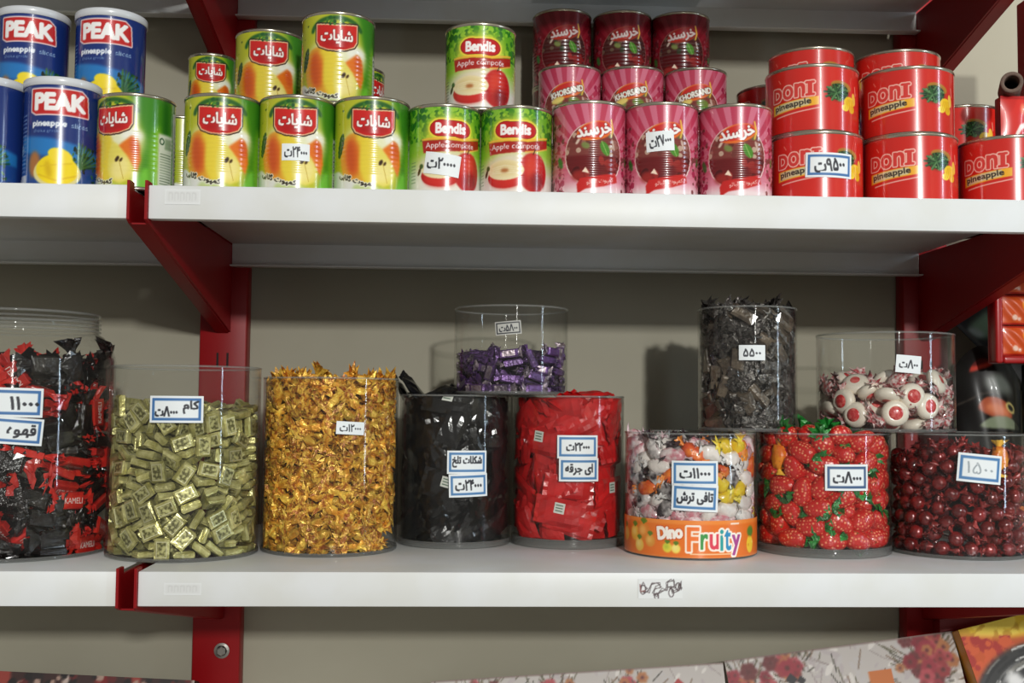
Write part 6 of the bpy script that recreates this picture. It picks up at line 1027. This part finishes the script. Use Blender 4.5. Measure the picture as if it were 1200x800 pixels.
def berry(rg):
    m = MB(); n = 16; prof = [(-.0135, .0010), (-.0128, .0042), (-.0100, .0074), (-.0050, .0099), (.0010, .0109), (.0060, .0106), (.0100, .0085), (.0118, .0050), (.0122, .0018)]
    v = [(x*1.2, 1.08*r*math.cos(2*PI*i/n)+rg.uniform(-.0003, .0003), r*1.0*math.sin(2*PI*i/n)) for x, r in prof for i in range(n)]
    f = [(j*n+i, j*n+(i+1) % n, (j+1)*n+(i+1) % n, (j+1)*n+i) for j in range(len(prof)-1) for i in range(n)]+[tuple(range(n-1, -1, -1)), tuple(range((len(prof)-1)*n, len(prof)*n))]
    m.add(v, f, 0); return m.build('strawberry_candy', [SB], True)
def leafy(rg):
    m = MB(); add_fan(m, .0128, 1, .0115, .0045, .0115, .8, 0, rg, 16)
    for k in range(6):
        a = 2*PI*k/6; c, s = math.cos(a), math.sin(a); m.add([(.0118, .003*c, .003*s), (.0095, .0094*c-.003*s, .0094*s+.003*c), (.0060, .0118*c, .0118*s), (.0095, .0094*c+.003*s, .0094*s-.003*c)], [(0, 1, 2, 3)], 0)
    return m.build('leafy_twist', [GL])
LV = many(leafy, 4); P = [(m, 'red strawberry shaped candy with green leafy end') for m in many(berry, 4)]
fill_jar(J9, 'J9', 'strawberry_candy', P, 'candy', 'strawberry candies', lambda k, rg, p: rg.randrange(4), lambda w: [('leafy_twist', LV[w])])
# white candies with red centres
WC = mat('cream_candy', (232, 222, 206), .35, 0, .4, .06); RC = mat('red_centre', (196, 40, 46), .3, 0, .5, .1, .3, 300, color2=(224, 110, 104), cscale=220); CW = foil('red_dotted_wrap', (222, 204, 200), (176, 70, 76), .3, .1, .15, .6, 260, .3, 260)
def white_candy(rg):
    m = MB(); n = 18
    prof = [(0, -.0062), (.0075, -.0062), (.0112, -.0040), (.0125, 0), (.0112, .0040), (.0078, .0062), (.0057, .0054)]
    m.lathe([(r*1.15, z) for r, z in prof], n, 0); m.lathe([(.0076, .0052), (.0066, .0065), (.0030, .0072), (0, .0073)], n, 1)
    for s in (-1,): m.lathe([(.0052, -.0063), (.002, -.0066), (0, -.0066)], n, 1)
    for d in (-1, 1): add_fan(m, d*.0112, d, rg.uniform(.007, .010), .0022, rg.uniform(.006, .009), .55, 2, rg, 12)
    return m.build('cream_candy', [WC, RC, CW], True)
def wrap_candy(rg):
    m = MB(); add_ell(m, .021, .019, .013, 0, 12, 7, rg, .0008, .8)
    for d in (-1, 1): add_fan(m, d*.0098, d, rg.uniform(.007, .011), .002, rg.uniform(.006, .009), .6, 0, rg, 14)
    return m.build('cream_candy', [CW])
P = [(m, 'round white candy with red centre, clear wrapped, in the raised right jar') for m in many(white_candy, 3)]+[(m, 'candy in red dotted wrapper in the raised right jar') for m in many(wrap_candy, 3)]
def tiltq(k): return k
R = J10['r']; hand = []
for x, y in ((981, 472), (997, 488), (1051, 486), (1074, 466), (1095, 478)):
    th, z = hit_cyl(x, y, J10.location.x, J10.location.y, R); z -= J10.location.z; n_ = Vector((math.sin(th), -math.cos(th), 0)); hand.append((n_*(R-.0105)+Vector((0, 0, max(z, .013))), n_.to_track_quat('Z', 'Y')@Quaternion((0, 0, 1), x*.7)))
PACK['J10'] = [v for k in range(0, len(PACK['J10']), 6) for r in [PACK['J10'][k:k+6]] if min((Vector(r[:3])/1e4-h[0]).length for h in hand) > .0165 for v in r]
for p_, q_ in hand:
    o = bpy.data.objects.new('cream_candy', P[0][0]); COL.objects.link(o); tag(o, 'round white candy facing out, red centre in full view, in the raised right jar', 'candy', 'white candies with red centres'); place(o, J10, p_, q_)
fill_jar(J10, 'J10', 'cream_candy', P, 'candy', 'white candies with red centres', lambda k, rg, p: rg.randrange(3) if rg.random() < .62 else 3+rg.randrange(3))
# dark red round candies
DR = foil('dark_red_wrap', (138, 28, 28), (98, 14, 16), .2, .15, .3, .5, 220, .7); DE = foil('red_film', (166, 54, 50), (112, 22, 24), .22, .1, .25, .6, 260, .5)
def ball(rg):
    m = MB(); add_ell(m, .0165, .0162, .0155, 0, 14, 9, rg, .0002)
    for d in (-1, 1): add_fan(m, d*.0078, d, rg.uniform(.006, .009), .0016, rg.uniform(.005, .0075), .6, 1, rg, 12)
    return m.build('round_candy', [DR, DE], True)
P = [(m, 'dark red round hard candy in the right lower jar') for m in many(ball, 5)]
fill_jar(J11, 'J11', 'round_candy', P, 'candy', 'dark red round candies', lambda k, rg, p: rg.randrange(5))
YW = foil('amber_wrap', (236, 150, 40), (220, 110, 36), .3, 0, .1, .5, 200); YE = foil('amber_wrap_end', (240, 190, 70), None, .3, 0, .1, .4, 200)
OD = fruity(YW, YE)(random.Random(3))
for J, x, y, lab in ((J9, 906, 535, 'orange yellow wrapped candy among the strawberry candies, upper left'), (J11, 1178, 538, 'yellow wrapped candy among the dark red candies, upper right'), (J7, 876, 530, 'orange wrapped stick candy at right rim of the fruit candy tub')):
    th, z = hit_cyl(x, y, J.location.x, J.location.y, J['r']); n_ = Vector((math.sin(th), -math.cos(th), 0)); me = OD.copy(); qq = Matrix((Vector((0, 0, 1)), n_.cross(Vector((0, 0, 1))), n_)).transposed().to_quaternion(); M = np.array(qq.to_matrix()); c = np.array(n_*(J['r']-.0085)+Vector((0, 0, z)))
    a = np.zeros(len(me.vertices)*3); me.vertices.foreach_get('co', a); wv = a.reshape(-1, 3)@M.T+c; rr = np.hypot(wv[:, 0], wv[:, 1]); f = np.minimum(1, (J['r']-.0022)/rr); wv[:, 0] *= f; wv[:, 1] *= f; me.vertices.foreach_set('co', ((wv-c)@M).ravel()); me.update()
    o = bpy.data.objects.new('wrapped_candy', me); COL.objects.link(o); tag(o, lab, 'candy'); place(o, J, Vector(c)-Vector((0, 0, J['punt'])), qq)
# ------------------------------------------------------------------ things at the right, above
BOXR = mat('red_carton', (142, 14, 22), 0.45, color2=(136, 12, 20), cscale=8.0)
def carton(name, x0, x1, y0, y1, z0, z1, m, label, cat, group=None):
    o = empty(name, ((x0+x1)/2, (y0+y1)/2, z0), label, cat, group); b = MB(); b.box(-(x1-x0)/2, (x1-x0)/2, -(y1-y0)/2, (y1-y0)/2, 0, z1-z0); link('carton_body', bevel(b.build('carton_body', m), .0012, 2), o)
    b = MB(); h = (x1-x0)/2; b.box(-h+.001, h-.001, -.0006, .0004, z1-z0-.0002, z1-z0+.0004); link('flap_seam', b.build('flap_seam', mat('carton_edge', (190, 176, 160), .7)), o); return o
xa = at(1192, 70, .19)[0]; carton('tall_carton', xa, xa+.05, .14, .19, ZU, ZU+.262, BOXR, 'tall narrow dark red carton standing at upper right edge of photo', 'box')
# a small red packet and a cardboard tube standing on the flat can at the right edge
zd = ZU+hd+.0003; A = at(1169, 150, .095); B = at(1196, 115, .095); SW = Canvas((B[0]-A[0])/.036, 1, 60, (206, 40, 34))
SW.line([(.0, .10), (.12, .30), (.22, .42), (.36, .46)], .10, (244, 226, 220), .01); SW.line([(-.34, .96), (.34, .96)], .06, (170, 24, 24)); SW.ell(.3, .75, .08, .1, (230, 120, 80), 0, .03)
pk = empty('small_packet', ((A[0]+B[0])/2, .095, zd), 'small red packet with white swoosh, standing on the right red can', 'packet'); w2, ph = (B[0]-A[0])/2, B[2]-zd
link('front_print', print_mesh('front_print', SW, PLASTP, lambda U, V: ((U*2-1)*w2, -.007-.0025*(1-(U*2-1)**2)*(1-(V*2-1)**2), V*ph)), pk)
b = MB(); b.box(-w2, w2, -.0068, .007, 0, ph); link('packet_body', bevel(b.build('packet_body', BOXR), .002, 2), pk)
tb = empty('cardboard_tube', (at(1184, 100, .095)[0], .095, zd+ph+.0112), 'short grey brown cardboard tube lying on the small red packet', 'tube'); m = MB(); m.lathe([(.0112, -.02), (.0112, .02), (.0106, .021), (.0076, .021), (.0072, .02), (.0072, -.02)], 32, 0, True)
t = link('tube_wall', m.build('tube_wall', mat('grey_card', (112, 92, 80), .8, bump=.4, bscale=300, color2=(92, 74, 64)), True), tb); t.rotation_euler = (PI/2, 0, -.40)
m = MB(); m.lathe([(.0072, -.012), (.0, -.012)], 32); t2 = link('bore_shade_disc', m.build('bore_shade_disc', mat('bore_shade', (36, 28, 26), .9), True), tb); t2.rotation_euler = (PI/2, 0, -.40)  # dark disc in the open tube, shade of the hollow put into its colour
# ------------------------------------------------------------------ pouches at the right, below
POUCH = print_mat('printed_pouch', 0.42, 0.08)
def pouch(name, x0, x1, z0, z1, Y, th, cv, back, label, cat, tilt=0.0, round_top=0.0, group=None):
    o = empty(name, ((x0+x1)/2, Y, z0), label, cat, group); w, h = (x1-x0)/2, z1-z0
    def sh(U, V, s):
        u, v = U*2-1, V*2-1; e = (1-np.abs(u)**3)*(1-np.abs(v)**4); top = round_top*h*np.clip(V, 0, 1)**2*(u*u if round_top else 0)
        x, z = u*w*(1-.04*e), V*h-top*1.0; c, n = math.cos(tilt), math.sin(tilt)
        return x*c-z*n, s*(th/2*e+.0004)+.0015*np.sin(9*u+5*v)*e, x*n+z*c
    link('front_panel', print_mesh('front_panel', cv, POUCH, lambda U, V: sh(U, V, -1)), o)
    c2 = Canvas(1, 1, 24, back); link('back_panel', print_mesh('back_panel', c2, POUCH, lambda U, V: sh(1-U, V, 1)), o)
    return o
a = at(1113, 505, .28); b = at(1197, 405, .28); zt = b[2]
C = Canvas((b[0]-a[0])/zt, 1, 150, (16, 14, 13)); w_ = C.w
def pp(x, y): return ((x-1155)/84*w_, 1-(y-405)/((a[2]-zt)*-1/zt and 222.0))
sc_ = w_/84; q = lambda x, y: ((x-1155)*sc_, 1-(y-405)*sc_)
C.ell(*q(1146, 426), 13*sc_, 5*sc_, (196, 60, 44), 0, .004); C.ell(*q(1146, 423), 9*sc_, 3*sc_, (90, 24, 20), 0, .004)
C.ell(*q(1163, 448), 17*sc_, 12*sc_, (98, 104, 98), 0, .02); C.ell(*q(1158, 475), 21*sc_, 11*sc_, (176, 86, 56), -.25, .006); C.ell(*q(1160, 477), 14*sc_, 6*sc_, (220, 130, 90), -.25, .012)
C.ell(*q(1165, 491), 26*sc_, 7*sc_, (132, 142, 116), .1, .006); C.ell(*q(1176, 471), 7*sc_, 6*sc_, (232, 214, 130), 0, .003); C.ell(*q(1176, 471), 4.5*sc_, 3.6*sc_, (20, 18, 16), 0, .003)
for k in range(4): C.line([q(1120+9*k, 457+2*(k % 2)), q(1126+9*k, 459)], .012, (70, 62, 56), .003)
pouch('black_pouch', a[0], b[0], 0.0005, zt, .285, .05, C, (18, 16, 15), 'black pouch with brown oval picture, behind the white candy jar', 'pouch', 0, .18)
tl = at(1119, 381, .345); TH = .80; cs, sn = math.cos(TH), math.sin(TH); hp = tl[2]/cs; wp = .055; xb = tl[0]+wp*cs+hp*sn
C = Canvas(2*wp/hp, 1, 260, (17, 16, 15)); l_ = -wp/hp; C.poly([(l_+.03, .965), (l_+.115, .955), (l_+.10, .86), (l_+.05, .875), (l_+.02, .92)], (112, 140, 112), .010); C.ell(l_+.03, .93, .012, .03, (150, 160, 154), .3, .006); C.ell(l_+.10, .82, .05, .012, (90, 90, 86), .3, .005); C.line([(l_+.012, .99), (l_+.012, .80)], .008, (70, 66, 62), .003)
pouch('black_pouch', xb-wp, xb+wp, wp*sn+.001, wp*sn+.001+hp, .345, .018, C, (18, 16, 15), 'black pouch with dull green patch, leaning sideways behind the other pouch', 'pouch', TH)
m_ = mat('black_carton', (11, 10, 10), .6, spec=.2); xb = at(1197, 460, .25)[0]; zt = at(1180, 426, .22)[2]
carton('black_carton', xb, xb+.09, .20, .25, 0.0003, zt, m_, 'black carton at right edge under the red tray of orange sachets', 'box')
# red tray with three orange sachets
z0 = zt+.0006; x0 = at(1163, 400, .21)[0]+.011; x1 = x0+.075; h = .125
tr = empty('display_tray', ((x0+x1)/2, .235, z0), 'red plastic tray holding three orange sachets, at right edge', 'tray'); TRM = mat('red_plastic', (168, 22, 24), .35, coat=.3)
m = MB(); w = (x1-x0)/2; m.box(-w, w, .006, .010, 0, h); link('back_plate', bevel(m.build('back_plate', TRM), .0015, 2), tr)
for nm, bx in (('side_wall', (-w, -w+.009, -.012, .0065, .0, h)), ('side_wall', (w-.009, w, -.012, .0065, 0, h)), ('bottom_wall', (-w+.0085, w-.0085, -.012, .0065, 0, .009))):
    m = MB(); m.box(*bx); link(nm, bevel(m.build(nm, TRM), .003, 3), tr)
tr.rotation_euler = (0, .0, 0)
for k in range(3):
    zz = z0+.0095+k*.036; C = Canvas(1.5, 1, 60, (214, 84, 30)); C.ell(.25, .62, .34, .36, (240, 150, 40), 0, .02); C.ell(.3, .66, .22, .24, (70, 34, 20), 0, .02); C.ell(.32, .70, .12, .12, (230, 170, 60), 0, .02)
    C.ell(-.35, .25, .10, .10, (240, 200, 180), 0, .02); C.ell(-.2, .2, .07, .06, (236, 190, 170), 0, .02); C.rect(-.8, .8, .0, .07, (180, 40, 24)); C.rect(-.8, .8, .93, 1, (180, 40, 24))
    pouch('orange_sachet', x0+.0105, x1-.0105, zz, zz+.0345, .2325, .010, C, (200, 70, 30), ('bottom', 'middle', 'top')[k]+' one of three orange sachets in the red tray', 'sachet', 0, 0, 'orange sachets')
# sliver of a blue and orange packet beside the last jar
C = Canvas(.55, 1, 70, (30, 40, 110)); C.rect(-.5, .5, .45, .95, (220, 120, 40), .02); C.ell(0, .7, .15, .12, (244, 190, 80), 0, .02)
xs = at(1195, 620, .14)[0]; pouch('snack_packet', xs, xs+.045, .0004, at(1195, 588, .14)[2], .142, .016, C, (30, 40, 110), 'blue and orange packet at right edge beside the dark red candies', 'packet')
# ------------------------------------------------------------------ the boxes on the bottom shelf
def leaning(name, p0, p1, Yt, th, cv_fn, edge, label, cat, group=None, extra=None):
    A, B = Vector(at(*p0, Yt)), Vector(at(*p1, Yt)); ex = (B-A); w = ex.length; ex.normalize(); dn = Vector((0, -.30, -1)); dn = (dn-ex*dn.dot(ex)).normalized(); nrm = ex.cross(-dn).normalized()
    h = min((ZL+.0008-A.z)/dn.z, (ZL+.0008-B.z)/dn.z)-th*.34
    o = empty(name, A, label, cat, group); o.matrix_world = Matrix(((ex.x, -nrm.x, -dn.x, A.x), (ex.y, -nrm.y, -dn.y, A.y), (ex.z, -nrm.z, -dn.z, A.z), (0, 0, 0, 1)))
    m = MB(); m.box(0, w, .0004, th, -h, 0); link('box_body', bevel(m.build('box_body', edge), .0008, 1), o)
    cv = cv_fn(w/h); link('printed_front', print_mesh('printed_front', cv, PAPER, lambda U, V: (U*w, np.zeros_like(U), (V-1)*h)), o); return o
def floral(seed, spots, sq, bg=(190, 183, 178), dark=False):
    def fn(w):
        C = Canvas(w, 1, 150, bg); rg = random.Random(seed); all_ = np.ones((C.ny, C.nx))
        C.speck(all_, [(190, 184, 182), (216, 210, 204), (182, 172, 172)], 500, .03, .4)
        for _ in range(40):
            x, y = rg.uniform(-w/2, w/2), rg.uniform(0, 1); C.line([(x, y), (x+rg.uniform(-.12, .12), y+rg.uniform(-.12, .12)), (x+rg.uniform(-.2, .2), y+rg.uniform(-.1, .1))], .004, (150, 136, 134))
        for fx, fy, n, r in spots:
            x0 = (fx-.5)*w; y0 = 1-fy
            for _ in range(n*9):
                a, b = rg.gauss(0, r), rg.gauss(0, r); C.line([(x0+a, y0+b), (x0+a*1.25+rg.uniform(-.03, .03), y0+b*1.25+.03)], .006, rg.choice([(96, 92, 70), (70, 66, 56), (120, 96, 76)]))
            for _ in range(n*3):
                x, y = x0+rg.gauss(0, r*.65), y0+rg.gauss(0, r*.65); s = rg.uniform(.016, .034); c = rg.choice([(150, 40, 54), (128, 26, 40), (176, 70, 78), (176, 112, 66), (150, 50, 54), (104, 40, 40)])
                for k in range(6): C.ell(x+s*.8*math.cos(k*1.05), y+s*.8*math.sin(k*1.05), s*.55, s*.5, c, 0, .004)
                C.ell(x, y, s*.4, s*.4, (90, 30, 30), 0, .004)
        for fx, fy, s, c in sq:
            x, y = (fx-.5)*w, 1-fy; C.poly([(x-s, y-s*1.2), (x+s, y-s*1.2), (x+s, y+s*1.2), (x-s, y+s*1.2)] if s > .05 else [(x, y-s), (x+s, y), (x, y+s), (x-s, y)], c)
        C.line([(-w/2, .995), (w/2, .995)], .012, (120, 100, 92)); return C
    return fn
EDGE = mat('pale_box_edge', (196, 188, 178), .6)
K_ = (40, 36, 40); OR_ = (196, 110, 50)
leaning('floral_box', (505, 798), (847, 776), .322, .03, floral(3, [(.18, .1, 7, .07), (.42, .16, 12, .09), (.66, .14, 6, .08), (.05, .2, 6, .08), (.8, .32, 8, .1), (.3, .5, 9, .1), (.95, .5, 5, .08)], [(.84, .1, .03, (170, 50, 50)), (.53, .13, .03, K_)]), EDGE, 'pale floral box leaning on the bottom shelf, the left of two', 'box', 'floral boxes')
leaning('floral_box', (849, 774), (1116, 739), .322, .03, floral(8, [(.06, .14, 10, .09), (.86, .12, 13, .09), (.28, .05, 5, .06), (.5, .35, 7, .09), (.95, .5, 5, .1), (.2, .6, 8, .1)], [(.65, .21, .058, OR_), (.27, .13, .03, K_), (.31, .14, .024, K_), (.79, .36, .022, K_), (.82, .32, .02, K_)]), EDGE, 'pale floral box with orange square, leaning under the red bracket', 'box', 'floral boxes')
leaning('patterned_box', (-40, 784), (228, 797), .322, .03, lambda w: (lambda C: ([C.poly([(-w/2+.17*k, 1), (-w/2+.17*k+.07, 1), (-w/2+.17*k+.16, 0), (-w/2+.17*k+.08, 0)], ((120, 24, 26), (150, 60, 50), (40, 30, 30), (190, 170, 160))[k % 4], .004) for k in range(int(w/.17)+1)], C.speck(np.ones((C.ny, C.nx)), [(170, 140, 126), (96, 30, 30), (30, 24, 24)], 700, .02))[0] and C)(Canvas(w, 1, 110, (58, 34, 32))), mat('dark_box_edge', (60, 40, 36), .6), 'dark red patterned box peeping over the lower left edge', 'box')
def scour(w):
    C = Canvas(w, 1, 190, (70, 40, 34)); C.poly([(-w/2, 1.1), (w/2, 1.1), (w/2, .90), (0, .91), (-w/2, .96)], (232, 192, 36), .01); C.speck(C.m_poly([(-w/2, 1), (w/2, 1), (w/2, .93), (-w/2, .93)]), [(206, 160, 30), (246, 216, 80)], 300, .03)
    C.poly([(-w/2, .97), (0, .92), (w/2, .90), (w/2, .84), (-w/2, .78)], (206, 84, 26), .012); C.speck(C.m_poly([(-w/2, .97), (0, .93), (0, .84), (-w/2, .74)]), [(176, 40, 28), (216, 90, 40)], 600, .022)
    cx, cy = .05, .66; m = C.m_ell(cx, cy, .29, .23); C.put(m, (46, 46, 46), .01); rg = random.Random(2)
    for k in range(170):
        q = rg.uniform(.07, .28); a = rg.uniform(0, 6.28); l = rg.uniform(.3, .9); C.line([(cx+q*math.cos(a+t*l), cy+.8*q*math.sin(a+t*l)) for t in (0, .25, .5, .75, 1)], rg.uniform(.006, .014), rg.choice([(150, 150, 148), (206, 206, 204), (96, 96, 96), (30, 30, 32), (60, 60, 62), (120, 118, 112)]))
    C.ell(cx+.03, cy-.02, .075, .07, (206, 176, 44), 0, .006); C.ell(cx+.03, cy-.02, .028, .03, (120, 110, 30), 0, .01); C.ell(cx-.10, cy+.10, .035, .04, (236, 236, 236), .4, .012); C.ell(-.2, .40, .08, .06, (206, 70, 36), 0, .02); C.poly([(-w/2, .12), (w/2, .12), (w/2, 0), (-w/2, 0)], (190, 60, 30), .01); return C
leaning('scouring_pad_pack', (1123, 738), (1232, 711), .30, .03, scour, mat('pack_edge', (190, 130, 40), .4), 'yellow and orange pack picturing a steel scouring pad, lower right corner', 'packet')
xc = at(1098, 725, .36)[0]; carton('red_carton', xc, xc+.14, .352, .392, ZL+.0004, -.034, BOXR, 'dark red carton in shade behind the scouring pad pack', 'box')
